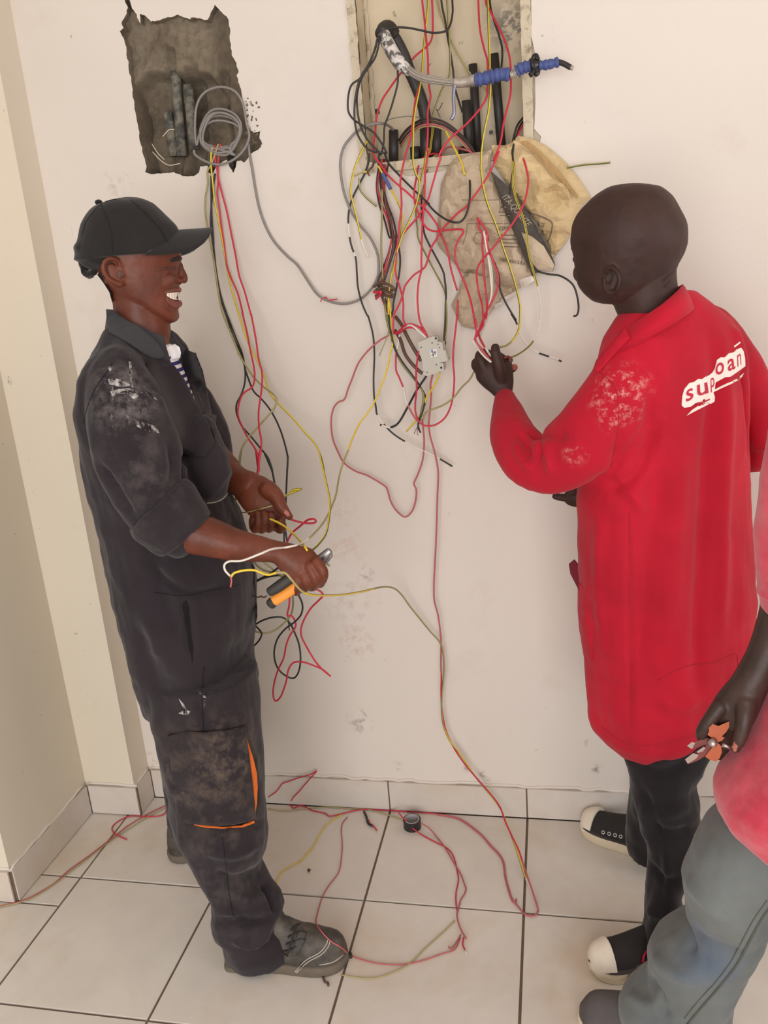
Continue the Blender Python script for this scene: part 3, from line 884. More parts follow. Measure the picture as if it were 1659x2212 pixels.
# collar, lapels, pockets, flap, seams
def add_patch(name, s, bv, mat, par, off=.004, th=.004, step=7, bulge=0., dflt=1.75, sm=2):
    return VF(name, patch([tuple(q) for q in pp(s)], bv, off, th, step, dflt, bulge, sm), mat, par, True)
collar_near = 'X 410,1110 470,1115 540,1170 640,1220 740,1290 830,1370 900,1450 935,1510 925,1545 870,1560 800,1540 720,1490 620,1420 520,1360 440,1320 420,1260'
collar_far = 'X 975,1330 1000,1310 1050,1370 1085,1430 1120,1465 1180,1500 1215,1500 1235,1560 1260,1640 1290,1742 1275,1760 1180,1720 1120,1640 1075,1540 1070,1490 1040,1440 990,1400'
add_patch('chest_pocket', 'p 384,930 412,900 435,925 450,965 448,985 428,988 400,980 390,960', bvC, M_cov, capman, .006, .004)
add_patch('pocket_welt', 'p 452,893 468,897 466,925 462,945 455,930', bvC, M_cov, capman, .006, .004)
add_patch('side_pocket', 'p 392,1290 402,1288 412,1340 417,1400 416,1432 408,1400 398,1340', bvC, M_covdark, capman, .001, .002)
add_patch('cargo_pocket', 'p 362,1590 400,1580 440,1582 490,1577 531,1568 534,1600 540,1640 546,1690 551,1740 553,1765 540,1775 505,1782 470,1785 430,1782 385,1777 378,1740 372,1690 367,1640', bvC, M_cov, capman, .012, .010, 9, .004)
add_patch('pocket_lining', 'p 532,1590 538,1610 548,1640 555,1670 557,1700 555,1735 551,1765 546,1745 541,1690 536,1640', bvC, M_orange, capman, .012, .008, 5)
add_patch('pocket_lining', 'p 418,1778 445,1783 480,1786 520,1783 549,1772 550,1778 525,1787 480,1790 445,1788 420,1783', bvC, M_orange, capman, .010, .008, 6)
for s in ('p 362,1592 420,1581 480,1579 531,1568', 'p 332,1280 400,1287 460,1275 520,1265', 'p 440,1440 436,1500 440,1580', 'p 178,920 200,850 240,790', 'p 480,1810 488,1870 495,1930 505,1985'):
    VF('seam', seam(pp(s), bvC, .0011, .0006), M_covdark, capman, True)
VF('piping', seam(pp('p 447,1087 470,1083 486,1073 497,1055'), bvC, .0014, .001), M_thread, capman, True)
VF('fly_flap', patch([tuple(q) for q in pp('p 541,1215 549,1225 553,1270 556,1330 552,1352 548,1340 546,1290 543,1250')], bvC, .004, .006, 6, 1.75), M_covdark, capman, True)

t = NT('chalky_smear')
mp = t.n('ShaderNodeMapping'); mp.inputs['Scale'].default_value = (1, 1, .35); t.l(t.pos(), mp.inputs['Vector'])
c = t.mix(t.ramp(t.noise(70, 5, .7, mp.outputs[0]), .42, .62), COVC, S(196, 190, 186)); M_chalk = t.done(c, .95, spec=.1)
for s_ in ('p 277,772 281,770 286,800 288,838 283,836 280,805', 'p 233,819 248,817 266,821 284,832 270,836 250,834 236,830', 'p 238,846 255,840 276,838 292,842 300,857 288,862 275,850 256,850 243,858', 'p 298,846 318,846 334,856 342,866 332,862 316,853', 'p 290,905 312,912 340,922 345,936 320,932 296,922', 'p 234,795 240,784 245,790 238,806'):
    add_patch('paint_smear', s_, bvC, M_chalk, o_cov, .0012, .001, 4, 0, 1.6, 1)
for s_ in ('p 385,1508 397,1520 404,1534 412,1537 405,1545 392,1543 384,1541 398,1534 392,1522', 'p 436,1500 446,1500 447,1508 438,1507'):
    add_patch('paint_fleck', s_, bvC, M_chalk, o_cov, .0012, .001, 3, 0, 1.6, 1)
# head, neck, arms, hands: one continuous body
hc = aty(290, 560, -.05)
hv = hc - CAM; hv[2] = 0; hv = nrm(hv); hr = np.array([hv[1], -hv[0], 0])     # view direction, screen right
HP = hc @ hv
def hpt(px, py, off=0.0):
    """point in the upright plane through the head facing the view, brought off metres nearer"""
    d = ray(px, py); t_ = (HP - CAM @ hv) / (d @ hv)
    return CAM + d * t_ - hv * off
def head_rows(rows, n=40):
    out = []
    A = np.array(rows, float); A = catmull(A, 3)
    for L_, R_, py, b, e, tp in A:
        P, Q = hpt(L_, py), hpt(R_, py); c = (P + Q) / 2
        out.append(ringp(c, (Q - P) / 2, hv * b, n, e, tp))
    return loft(out)
head = head_rows([(250, 300, 442, .02, 2, 0), (215, 315, 452, .045, 2, 0), (190, 345, 478, .066, 2, 0), (181, 374, 510, .074, 2.1, .1), (184, 391, 540, .076, 2.2, .15), (193, 391, 560, .075, 2.2, .2), (205, 388, 578, .073, 2.2, .25),
                  (216, 388, 600, .071, 2.2, .3), (230, 387, 620, .068, 2.2, .3), (247, 386, 640, .064, 2.2, .3), (268, 386, 657, .060, 2.2, .3), (292, 386, 672, .054, 2.2, .3), (322, 387, 684, .045, 2.2, .3), (340, 383, 692, .034, 2.2, .2), (352, 376, 697, .018, 2, 0)])
neck = head_rows([(228, 330, 590, .05, 2, 0), (238, 340, 625, .052, 2, 0), (243, 352, 660, .054, 2, 0), (246, 364, 690, .055, 2, 0), (247, 369, 712, .056, 2, 0), (246, 367, 740, .06, 2, 0), (236, 372, 780, .075, 2, 0), (220, 390, 830, .10, 2, 0)])
def hel(px, py, off, rx, ry, rd, tilt=0):
    """ellipsoid on the head, sizes in px"""
    P = hpt(px, py, off); k = pxm(P); ct, st = math.cos(tilt), math.sin(tilt)
    up = np.array([0, 0, 1.])
    return ellipsoid(P, [(hr * ct + up * st) * rx * k, (-hr * st + up * ct) * ry * k, hv * rd * k])
def hlimb(L, n=12):
    out = []
    for px, py, off, r, *q in L:
        P = hpt(px, py, off); k = pxm(P); out.append((P, r * k, r * k * (q[0] if q else 1)))
    return limb(out, n, 4)
feat = [hlimb([(386, 570, 0, 8), (391, 586, 0, 9), (396, 598, 0, 10, 1.2), (396, 605, 0, 9, 1.6)]),       # nose
        hel(386, 607, .011, 9, 7, 9), hel(386, 607, -.011, 9, 7, 9),
        hel(352, 608, .044, 26, 20, 14, .25),                                                          # lifted cheek
        hel(378, 560, .020, 16, 7, 16), hel(378, 560, -.02, 16, 7, 16),                                   # brows
        hlimb([(388, 626, 0, 5), (380, 627, .018, 6), (364, 630, .034, 5)]),                               # lips
        hlimb([(388, 656, 0, 7), (379, 657, .018, 8), (362, 650, .036, 5)]),
        hel(372, 682, .0, 15, 11, 20), hel(376, 672, 0, 8, 6, 14)]
feat += [hlimb([(266, 606, .066, 4), (262, 616, .070, 6), (250, 612, .074, 6), (236, 602, .080, 5), (227, 585, .085, 5), (229, 569, .086, 5), (241, 562, .082, 5), (256, 566, .076, 4), (262, 580, .07, 4)], 10),
         hlimb([(240, 574, .072, 9, .45), (244, 590, .07, 12, .4), (256, 608, .067, 9, .5)], 12), hlimb([(262, 585, .070, 5), (266, 596, .070, 5)], 8)]
farm = plimb([(330, 1100, -.25, 40), (385, 1135, -.248, 43), (420, 1153, -.245, 44), (450, 1160, -.24, 43), (505, 1176, -.235, 36), (555, 1185, -.225, 29, .8), (598, 1193, -.215, 25, .75), (625, 1205, -.21, 30, .7)], n=24)
palm = plimb([(608, 1195, -.213, 27, .7), (635, 1212, -.21, 38, .6), (658, 1222, -.205, 40, .55), (674, 1228, -.20, 32, .5)], n=24)
KN = [((684, 1212), (699, 1236), (695, 1256), (688, 1262)), ((668, 1222), (681, 1250), (677, 1266), (670, 1268)), ((652, 1232), (663, 1258), (659, 1271), (652, 1270)), ((636, 1240), (646, 1264), (641, 1279), (634, 1274))]
fing = []
for i, (a, b, c_, d_) in enumerate(KN):
    rr = (10.8, 11, 10.5, 9.8)[i]
    fing.append(finger([(a[0], a[1], -.218, rr + 1), (b[0], b[1], -.224, rr), (c_[0], c_[1], -.20, rr - 1), (d_[0], d_[1], -.175, rr - 2), (d_[0] - 14, d_[1] - 14, -.165, rr - 3)]))
thumbN = finger([(630, 1225, -.185, 15), (650, 1240, -.165, 13), (672, 1238, -.155, 12), (690, 1225, -.155, 10)])
armF = plimb([(400, 880, .1, 40), (440, 960, .085, 38), (480, 1012, .05, 37), (512, 1038, .02, 31), (540, 1052, 0, 34, .7)], n=22)
palmF = plimb([(525, 1045, .01, 32, .7), (552, 1066, -.005, 42, .55), (575, 1090, -.015, 42, .5), (585, 1108, -.02, 32, .5)], n=22)
fF = [finger([(560, 1100, -.01, 11), (548, 1125, -.02, 11), (551, 1143, -.035, 10), (558, 1128, -.055, 9), (556, 1108, -.05, 8)]),
      finger([(572, 1106, -.01, 11), (563, 1130, -.02, 11), (566, 1144, -.035, 10), (572, 1126, -.055, 9), (570, 1108, -.05, 8)]),
      finger([(584, 1106, -.012, 11), (578, 1130, -.022, 11), (582, 1143, -.035, 10), (587, 1128, -.055, 9), (585, 1112, -.05, 8)]),
      finger([(596, 1100, -.015, 11), (600, 1125, -.025, 12), (603, 1143, -.035, 11), (610, 1138, -.045, 10), (606, 1124, -.055, 8)]),
      finger([(578, 1055, -.02, 20), (596, 1072, -.03, 17), (606, 1092, -.04, 14), (618, 1108, -.045, 11), (626, 1117, -.045, 8)])]
chestL = loft([prow(a + 45, b - 50, py, Y0, lat - .06) for a, b, py, lat in rows[2:7]])
body = remesh([head, neck, chestL] + feat + [farm, palm, thumbN, armF, palmF] + fing + fF + [plimb([(300, 830, -.1, 50), (290, 900, -.2, 45), (310, 1000, -.24, 42), (335, 1095, -.248, 42), (380, 1134, -.248, 42)]), plimb([(330, 830, .03, 50), (390, 860, .09, 42), (420, 920, .092, 40)])], .0027, 2,
              lambda co, no: .0006 * nz(co, (60, 60, 60), 5))
o_body = smooth_obj('body', body, M_skinL, capman)
bvB = bvh_of(body)
def spatch(name, s, bv, mat, par, off=.0012, th=.003, step=3, bulge=0., dflt=1.75, sm=1):
    return VF(name, patch([tuple(q) for q in pp(s)], bv, off, th, step, dflt, bulge, sm), mat, par, True)
spatch('mouth', 'p 358,634 366,629 378,629 386,629 386,651 380,652 370,649 361,641', bvB, M_crease, o_body, .0004, .002)
tx = [360.5, 366, 371.5, 376.5, 380.5, 384, 387]
for i in range(6):
    a, b = tx[i], tx[i + 1]
    u = lambda x: 633.5 - 2.5 * math.sin((x - 360) / 31 * 1.5); d_ = lambda x: 638 + 9.5 * math.sin(min(1, (x - 359) / 18) * 1.4)
    spatch('tooth', 'p %f,%f %f,%f %f,%f %f,%f' % (a, u(a), b - .5, u(b), b - .5, d_(b), a, d_(a)), bvB, M_teeth, o_body, .0028, .003, 2.5)
spatch('lip', 'p 355,632 362,627 374,623 386,622 392,624 392,630 380,630 368,631 360,635', bvB, M_lip, o_body, .0018, .003, 3, .001)
spatch('lip', 'p 358,640 366,646 378,651 391,649 394,655 392,662 382,666 370,662 360,652', bvB, M_lip, o_body, .0018, .003, 3, .0018)
spatch('eyebrow', 'p 366,562 374,556 384,554 391,557 390,563 380,564 370,567', bvB, M_hair, o_body, .0008, .0015)
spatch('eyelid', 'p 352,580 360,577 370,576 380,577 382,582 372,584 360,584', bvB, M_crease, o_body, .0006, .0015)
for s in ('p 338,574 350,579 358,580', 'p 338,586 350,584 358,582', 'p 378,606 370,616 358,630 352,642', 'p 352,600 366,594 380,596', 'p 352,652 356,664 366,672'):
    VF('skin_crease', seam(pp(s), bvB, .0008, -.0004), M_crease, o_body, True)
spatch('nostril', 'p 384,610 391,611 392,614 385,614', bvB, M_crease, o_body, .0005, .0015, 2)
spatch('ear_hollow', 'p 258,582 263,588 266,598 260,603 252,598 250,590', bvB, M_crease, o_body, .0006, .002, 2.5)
spatch('short_hair', 'X 330,800 385,780 395,830 430,900 470,960 480,1040 465,1050 440,960 390,880', bvB, M_hair, o_body, .0005, .0015)
spatch('thumbnail', 'p 616,1100 624,1106 627,1114 620,1116 613,1108', bvB, M_pinkskin, o_body, .0006, .0015, 2.5)

# t-shirt neck and stripes
tee = remesh([head_rows([(250, 371, 742, .064, 2, 0), (246, 378, 760, .07, 2, 0), (250, 398, 800, .08, 2, 0), (262, 416, 850, .085, 2, 0), (275, 436, 900, .085, 2, 0), (285, 450, 940, .08, 2, 0)])], .005, 2)
bvT = bvh_of(tee)
o_tee = smooth_obj('striped_shirt', tee, M_stripe, capman)
add_patch('shirt_collar', 'p 336,736 350,744 364,747 378,743 388,750 391,762 389,774 374,776 360,771 348,762 338,748', bvT, M_teewhite, o_tee, .004, .004, 5)
bvCT = BVHTree.FromPolygons(*[x.tolist() if hasattr(x, 'tolist') else x for x in join([(np.array([v.co for v in m_.vertices]), [tuple(p.vertices) for p in m_.polygons]) for m_ in (cov, tee)])])
add_patch('front_panel', 'p 312,752 354,772 379,792 399,820 419,860 436,888 452,918 464,958 440,990 392,968 350,912 318,835', bvCT, M_cov, capman, .006, .006, 7, .003, sm=6)
add_patch('lapel', 'p 371,716 391,735 407,757 423,763 438,800 449,850 457,890 464,950 452,918 436,888 422,862 410,838 398,800 389,765', bvCT, M_cov, capman, .006, .006, 6, .003, sm=4)
# standing collar of the coverall round the neck
colr = []
for i, (L_, R_, py, b) in enumerate(((232, 372, 672, .072), (229, 376, 690, .075), (226, 384, 712, .08), (218, 392, 736, .09))):
    P, Q = hpt(L_, py), hpt(R_, py + 60); c_ = (P + Q) / 2
    colr.append((c_, (Q - P) / 2, hv * b))
n = 48
outer_ = [ringp(c_, u_, v_, n, 2.2) for c_, u_, v_ in colr]; inner_ = [ringp(c_, u_ * .93, v_ * .93, n, 2.2) for c_, u_, v_ in colr]
def band(outer_, inner_, i0, i1):
    """open band between ring indices"""
    m = i1 - i0 + 1; V = []; F = []
    for rg in outer_ + inner_[::-1]: V.append(rg[np.arange(i0, i1 + 1) % n])
    k = len(V); V = np.vstack(V)
    for a in range(k):
        b = (a + 1) % k
        for i in range(m - 1): F.append((a * m + i, a * m + i + 1, b * m + i + 1, b * m + i))
    F.append([a * m for a in range(k)][::-1]); F.append([a * m + m - 1 for a in range(k)])
    return V, F
VF('collar_stand', band(outer_, inner_, 8, 42), M_covcol, capman, True)
bvcol = BVHTree.FromPolygons(*[x.tolist() if hasattr(x, 'tolist') else x for x in join([band(outer_, inner_, 8, 42), (np.array([v.co for v in cov.vertices]), [tuple(p.vertices) for p in cov.polygons])])])
VF('collar', patch([tuple(q) for q in pp(collar_near)], bvcol, .014, .005, 7, 1.7, .003, 4), M_covcol, capman, True)
VF('collar', patch([tuple(q) for q in pp(collar_far)], bvcol, .006, .005, 7, 1.8, .002, 3), M_covcol, capman, True)

# cap
def crown():
    rws = [(158, 395, 548, .088), (162, 392, 530, .090), (166, 388, 510, .089), (170, 380, 490, .087), (177, 362, 470, .080), (190, 345, 453, .070), (212, 328, 439, .055), (245, 305, 430, .032), (268, 285, 427, .012)]
    A = catmull(np.array(rws, float), 4); rings = []
    for L_, R_, py, b in A:
        sh = (548 - py) / 120
        P, Q = hpt(L_, py + 26 * (1 - sh) * .6), hpt(R_, py - 4 * (1 - sh))
        rings.append(ringp((P + Q) / 2, (Q - P) / 2, hv * b, 40, 2.1))
    return loft(rings)
back = hlimb([(188, 520, .02, 30), (184, 548, .02, 26, 1.6), (196, 575, .02, 16, 2.2), (214, 586, .02, 9, 3)])
capme = remesh([crown(), hlimb([(200, 545, 0, 40, 1.75), (225, 560, 0, 30, 2.4)]), hlimb([(172, 535, 0, 14, 3.5), (186, 560, 0, 12, 4), (208, 580, 0, 8, 5)])], .004, 3, lambda co, no: .0015 * nz(co, (25, 25, 25), 8))
o_cap = smooth_obj('cap', capme, M_cap, capman)
bvCap = bvh_of(capme)
def brim():
    # curved peak: cross-bowed sheet running from the forehead forward
    V = []; m, k = 25, 14
    for i in range(k):
        s = i / (k - 1)
        for j in range(m):
            q = (j / (m - 1)) * 2 - 1
            wlat = .088 * math.sqrt(max(0, 1 - s ** 5.5)) + .002
            px = 305 + (153 * s) * (1 - .2 * q * q * (1 - s)) + (1 - s) * 65 * (1 - q * q)
            base = hpt(min(px, 459), 489 + 6 * (1 - s), 0)
            P = base - hv * (-q * -wlat)
            P = P + np.array([0, 0, -1.]) * (.047 * (q * wlat / .088) ** 2 + .002)
            V.append(P)
    V = np.array(V); F = []
    T = []
    for i in range(k - 1):
        for j in range(m - 1):
            a = i * m + j; T += [(a, a + 1, a + m + 1), (a, a + m + 1, a + m)]
    return shell(V, V + np.array([0, 0, -.0035]), T)
VF('brim', brim(), M_cap, o_cap, True)
VF('button', hel(213, 437, .0, 8, 6, 9), M_cap, o_cap, True)
VF('strap', hlimb([(180, 578, 0, 7, 3), (190, 592, .02, 8, 2), (205, 590, .04, 6, 1.5)]), M_cap, o_cap, True)
for s in ('X 360,160 420,300 460,450 470,600', 'X 620,120 760,250 900,400 960,520', 'X 540,115 380,160 250,300 190,450'):
    VF('stitching', seam(pp(s), bvCap, .0008, .0004), M_covdark, o_cap, True)

# boots
ht = atz(497, 2082, .0); tt = atz(752, 2066, .0)
ht = np.array([-.287, -.216, 0]); tt = np.array([.001, -.190, 0])
bprof = [(0.0, .010, .075), (.05, .030, .10), (.18, .038, .12), (.34, .040, .118), (.48, .041, .105), (.62, .046, .082), (.76, .049, .066), (.88, .044, .060), (.96, .030, .048), (1.0, .008, .026)]
boot = remesh([shoe_parts(ht, tt, bprof, 0, .022)], .004, 3, lambda co, no: .0014 * nz(co, (40, 40, 40), 2))
o_boot = smooth_obj('boot', boot, M_leather, capman)
bvBoot = bvh_of(boot)
VF('sole', sole(ht, tt, bprof, 0, .026, .004), M_solebrown, o_boot, True)
VF('heel_block', sole(ht, ht + (tt - ht) * .33, [(0, .012, 0), (.1, .036, 0), (.5, .040, 0), (1, .040, 0)], 0, .012, .005), M_solebrown, o_boot, True)
for s in ('p 637,2100 660,2075 690,2058 705,2040 708,2030', 'p 640,2102 664,2079 694,2062 709,2045 713,2032', 'p 690,2085 720,2078 742,2062'):
    VF('stitching', seam(pp(s), bvBoot, .0010, .0006), M_thread, o_boot, True)
for s in ('p 628,2010 640,2000 648,1995', 'p 622,2025 636,2018 650,2012 662,2016', 'p 618,2040 632,2036 648,2028 660,2030', 'p 612,2056 628,2052 640,2044', 'p 640,2000 634,2020 628,2040 622,2060', 'p 605,2058 615,2062 622,2066'):
    VF('bootlace', seam(pp(s), bvBoot, .0022, .003), M_canvas, o_boot, True)
spatch('tongue', 'p 632,2050 640,2020 650,2006 662,2014 656,2040 644,2062 632,2068', bvBoot, M_leather, o_boot, .004, .004, 5)
hb = np.array([-.562, .080, 0]); tb = np.array([-.468, .315, 0])
boot2 = remesh([shoe_parts(hb, tb, bprof, 0, .022)], .006, 3)
o_b2 = smooth_obj('boot', boot2, M_leather, capman)
VF('sole', sole(hb, tb, bprof, 0, .026, .004), M_solebrown, o_b2, True)
# =================================================================== worker in the red dust coat
redman = thing('person', 'shaven-headed man in long red dust coat seen from behind at the wires', 'person')
TH = .62                                               # turn of the shoulder line away from the wall
YR = .06
def crow(L): 
    A = np.array(L, float); out = []
    for i in range(len(A) - 1):
        k = max(1, int((A[i + 1, 2] - A[i, 2]) / 12))
        for s in range(k): out.append(A[i] + (A[i + 1] - A[i]) * s / k)
    out.append(A[-1])
    return loft([prow(a, b, py, y, 0, TH, 44, 2.4, pr) for a, b, py, y, pr in out])
ctr = [(1390, 1500, 628, .02, .6), (1362, 1530, 650, .02, .6), (1335, 1570, 685, .02, .55), (1312, 1598, 725, .02, .55), (1300, 1612, 775, .03, .56), (1292, 1616, 840, .03, .58), (1285, 1615, 900, .04, .6), (1272, 1614, 980, .05, .62), (1258, 1617, 1060, .06, .64), (1258, 1619, 1110, .06, .66),
       (1262, 1621, 1200, .06, .7), (1260, 1624, 1280, .06, .74), (1262, 1626, 1350, .06, .76), (1272, 1628, 1410, .06, .78), (1274, 1626, 1460, .06, .78), (1278, 1622, 1510, .06, .78), (1286, 1612, 1545, .06, .78), (1305, 1592, 1570, .055, .76), (1330, 1560, 1596, .05, .74), (1352, 1520, 1614, .045, .72), (1375, 1480, 1622, .04, .7)]
coat = crow(ctr)
slL = plimb([(1372, 770, -.01, 62), (1352, 828, -.05, 76), (1318, 885, -.07, 80, .85), (1265, 950, -.065, 80, .8), (1210, 990, -.04, 74, .8), (1160, 1000, -.01, 64, .85), (1122, 968, .03, 56, .9), (1102, 922, .09, 43), (1095, 885, .135, 31), (1091, 860, .165, 22)], n=30)
slR = plimb([(1525, 705, .08, 52), (1572, 765, .12, 54), (1610, 845, .15, 46), (1634, 930, .175, 38), (1634, 985, .19, 32), (1600, 990, .23, 34), (1500, 1010, .30, 34), (1400, 1050, .31, 30)], n=24)
slR2 = plimb([(1560, 735, .1, 48), (1604, 800, .13, 46), (1636, 875, .15, 38), (1646, 950, .16, 34)], n=20)
fr_ = [([(1520, 690), (1545, 800), (1530, 1000), (1510, 1300), (1505, 1560)], .018, -.011), ([(1560, 760), (1570, 900), (1560, 1100), (1560, 1400)], .02, .010), ([(1440, 900), (1420, 1050), (1390, 1250), (1370, 1500)], .024, -.011), ([(1480, 950), (1460, 1150), (1440, 1400)], .022, .009),
       ([(1360, 1100), (1360, 1300), (1362, 1600)], .006, -.004), ([(1300, 1030), (1340, 1050), (1390, 1000), (1430, 900)], .014, -.012), ([(1330, 1045), (1370, 1070), (1400, 1120)], .012, .009), ([(1360, 880), (1340, 940), (1325, 1020)], .012, -.008),
       ([(1120, 930), (1135, 960), (1140, 1000)], .008, -.010), ([(1140, 925), (1165, 950), (1165, 995)], .010, -.010), ([(1110, 950), (1122, 985), (1150, 1020)], .008, .008), ([(1160, 930), (1190, 940), (1230, 945)], .009, -.009), ([(1150, 940), (1180, 975), (1190, 1030)], .009, .008),
       ([(1285, 800), (1310, 760), (1350, 720)], .012, .005), ([(1600, 780), (1615, 860), (1618, 990)], .010, -.014), ([(1580, 700), (1600, 750), (1612, 820)], .014, .006), ([(1390, 700), (1420, 760), (1440, 860)], .022, .005), ([(1420, 1500), (1460, 1530), (1530, 1500)], .014, .005), ([(1300, 1100), (1290, 1250), (1300, 1400)], .016, .006), ([(1400, 840), (1400, 940), (1370, 1000)], .012, -.006)]
parts_ = [coat, slL, slR, slR2]
tmp = remesh(parts_, .008, 3); btR = bvh_of(tmp); fdR = fold_disp(btR, fr_); wrR = wrinkle(.0030, 31, (16, 16, 3.5))
coatm = remesh(parts_, .0048, 3, lambda co, no: 1.25 * fdR(co) + wrR(co) * np.clip((1.35 - co[:, 2]) * 1.4 + .6, .35, 1.3))
bvR = bvh_of(coatm)
o_coat = smooth_obj('dust_coat', coatm, M_red, redman)
# body: head, neck, left arm and hand, right hand
hcR = aty(1370, 520, -.005); hv = hcR - CAM; hv[2] = 0; hv = nrm(hv); hr = np.array([hv[1], -hv[0], 0]); HP = hcR @ hv
headR = head_rows([(1352, 1396, 397, .02, 2, 0), (1316, 1430, 404, .048, 2, 0), (1282, 1455, 425, .072, 2, 0), (1252, 1473, 456, .086, 2, 0), (1238, 1484, 480, .092, 2, 0), (1233, 1487, 505, .094, 2, 0), (1232, 1485, 528, .092, 2, 0), (1238, 1477, 550, .088, 2, 0), (1241, 1465, 573, .082, 2.1, 0),
                   (1243, 1455, 597, .076, 2.1, 0), (1249, 1440, 617, .070, 2.1, 0), (1262, 1420, 635, .060, 2, 0), (1282, 1390, 650, .045, 2, 0), (1305, 1350, 656, .025, 2, 0)])
neckR = head_rows([(1340, 1462, 575, .055, 2, 0), (1335, 1462, 600, .06, 2, 0), (1328, 1466, 630, .062, 2, 0), (1326, 1470, 660, .06, 2, 0), (1340, 1474, 690, .055, 2, 0), (1362, 1470, 715, .05, 2, 0), (1375, 1465, 750, .035, 2, 0)])
earR = [hlimb([(1312, 586, .076, 4), (1318, 578, .080, 5), (1329, 579, .086, 5), (1338, 591, .090, 5), (1340, 604, .090, 5), (1337, 617, .088, 5), (1330, 627, .082, 5), (1319, 628, .078, 6), (1311, 620, .074, 5), (1308, 608, .072, 4)], 10),
        hlimb([(1332, 590, .078, 7, .5), (1330, 605, .076, 9, .5), (1322, 620, .074, 8, .6)], 10), hlimb([(1309, 600, .074, 4), (1308, 606, .074, 4)], 8)]
faceR = [hel(1246, 560, -.03, 12, 10, 18), hel(1250, 590, -.02, 14, 20, 20), hel(1243, 535, -.03, 12, 9, 25), hel(1300, 640, 0, 26, 14, 26),
         hlimb([(1458, 560, .012, 10), (1446, 590, .036, 9), (1430, 612, .050, 8)])]
armL = plimb([(1352, 828, -.03, 36), (1265, 950, -.05, 36), (1175, 998, -.01, 30), (1124, 965, .04, 26), (1103, 915, .10, 22), (1092, 868, .163, 18, .8), (1088, 850, .17, 19, .75)], n=20)
palmR = plimb([(1089, 852, .17, 19, .75), (1080, 828, .18, 32, .55), (1066, 800, .185, 41, .5), (1052, 778, .19, 33, .5)], n=22)
fR = [finger([(1085, 822, .172, 13), (1079, 792, .158, 13), (1071, 766, .155, 11.5), (1070, 750, .16, 10)]),
      finger([(1050, 800, .178, 14), (1037, 776, .178, 12), (1040, 763, .20, 10), (1056, 764, .21, 9)]),
      finger([(1042, 806, .19, 13), (1028, 788, .195, 11), (1032, 780, .215, 9), (1050, 782, .22, 9)]),
      finger([(1080, 800, .215, 11), (1092, 785, .222, 10), (1101, 777, .222, 8)]), finger([(1088, 812, .21, 10), (1102, 800, .218, 9), (1113, 793, .218, 7.5)])]
handR2 = [plimb([(1400, 1050, .31, 26), (1300, 1072, .30, 22), (1262, 1075, .29, 22, .7), (1240, 1074, .285, 18, .7)], n=16), finger([(1250, 1078, .285, 12), (1225, 1076, .28, 9), (1205, 1073, .278, 8), (1198, 1072, .277, 7)]),
          finger([(1255, 1084, .29, 11), (1238, 1086, .285, 9), (1228, 1082, .28, 8)]), finger([(1256, 1066, .285, 11), (1240, 1062, .28, 9), (1228, 1064, .28, 8)])]
chestR = loft([prow(a + 45, b - 45, py, y, 0, TH, 30, 2.3, pr) for a, b, py, y, pr in ctr[3:8]])
bodyR = remesh([headR, neckR, chestR, armL, palmR, plimb([(1420, 800, .0, 60), (1352, 828, -.04, 44)]), plimb([(1500, 800, .06, 60), (1600, 800, .14, 36), (1636, 930, .18, 28), (1600, 990, .23, 26), (1500, 1010, .30, 26), (1390, 1052, .31, 24)])] + earR + faceR + fR + handR2, .0027, 2, lambda co, no: .0005 * nz(co, (60, 60, 60), 15))
o_bodyR = smooth_obj('body', bodyR, M_skinR, redman)
bvBR = bvh_of(bodyR)
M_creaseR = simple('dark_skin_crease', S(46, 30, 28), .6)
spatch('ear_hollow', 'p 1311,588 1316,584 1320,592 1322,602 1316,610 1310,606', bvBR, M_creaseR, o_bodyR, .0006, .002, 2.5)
spatch('eyelash', 'p 1237,547 1243,551 1243,555 1238,553', bvBR, M_creaseR, o_bodyR, .0006, .002, 2)
for s in ('p 1087,771 1098,767 1106,772 1104,784 1094,786', 'p 1102,790 1112,786 1119,792 1116,800 1106,800'):
    spatch('fingertip', s, bvBR, M_pinkskin, o_bodyR, .0006, .0015, 3)
# collar
def ring_pts(L, py_dy=0):
    return L
def collar_band(rows_, name, mat, par, i0=0, i1=47, thick=.9):
    global n
    n = 48; oo = []; ii = []
    for xl, yl, xr, yr, b in rows_:
        P, Q = hpt(xl, yl), hpt(xr, yr); c_ = (P + Q) / 2
        oo.append(ringp(c_, (Q - P) / 2, hv * b, n, 2.1)); ii.append(ringp(c_, (Q - P) / 2 * thick, hv * b * thick, n, 2.1))
    return VF(name, band(oo, ii, i0, i1), mat, par, True)
collar_band([(1338, 722, 1476, 614, .078), (1326, 742, 1486, 634, .086), (1318, 760, 1492, 650, .094)], 'collar', M_red, redman, 0, 48, .93)
collar_band([(1330, 716, 1479, 618, .084), (1316, 744, 1492, 642, .094), (1302, 772, 1500, 664, .104)], 'collar_fall', M_red, redman, 0, 48, .95)
# front edge of the coat below the collar
add_patch('lapel', 'p 1350,706 1330,735 1306,762 1288,785 1284,800 1292,805 1310,785 1335,758 1362,730', bvR, M_red, redman, .006, .006, 6, .002, 1.7)
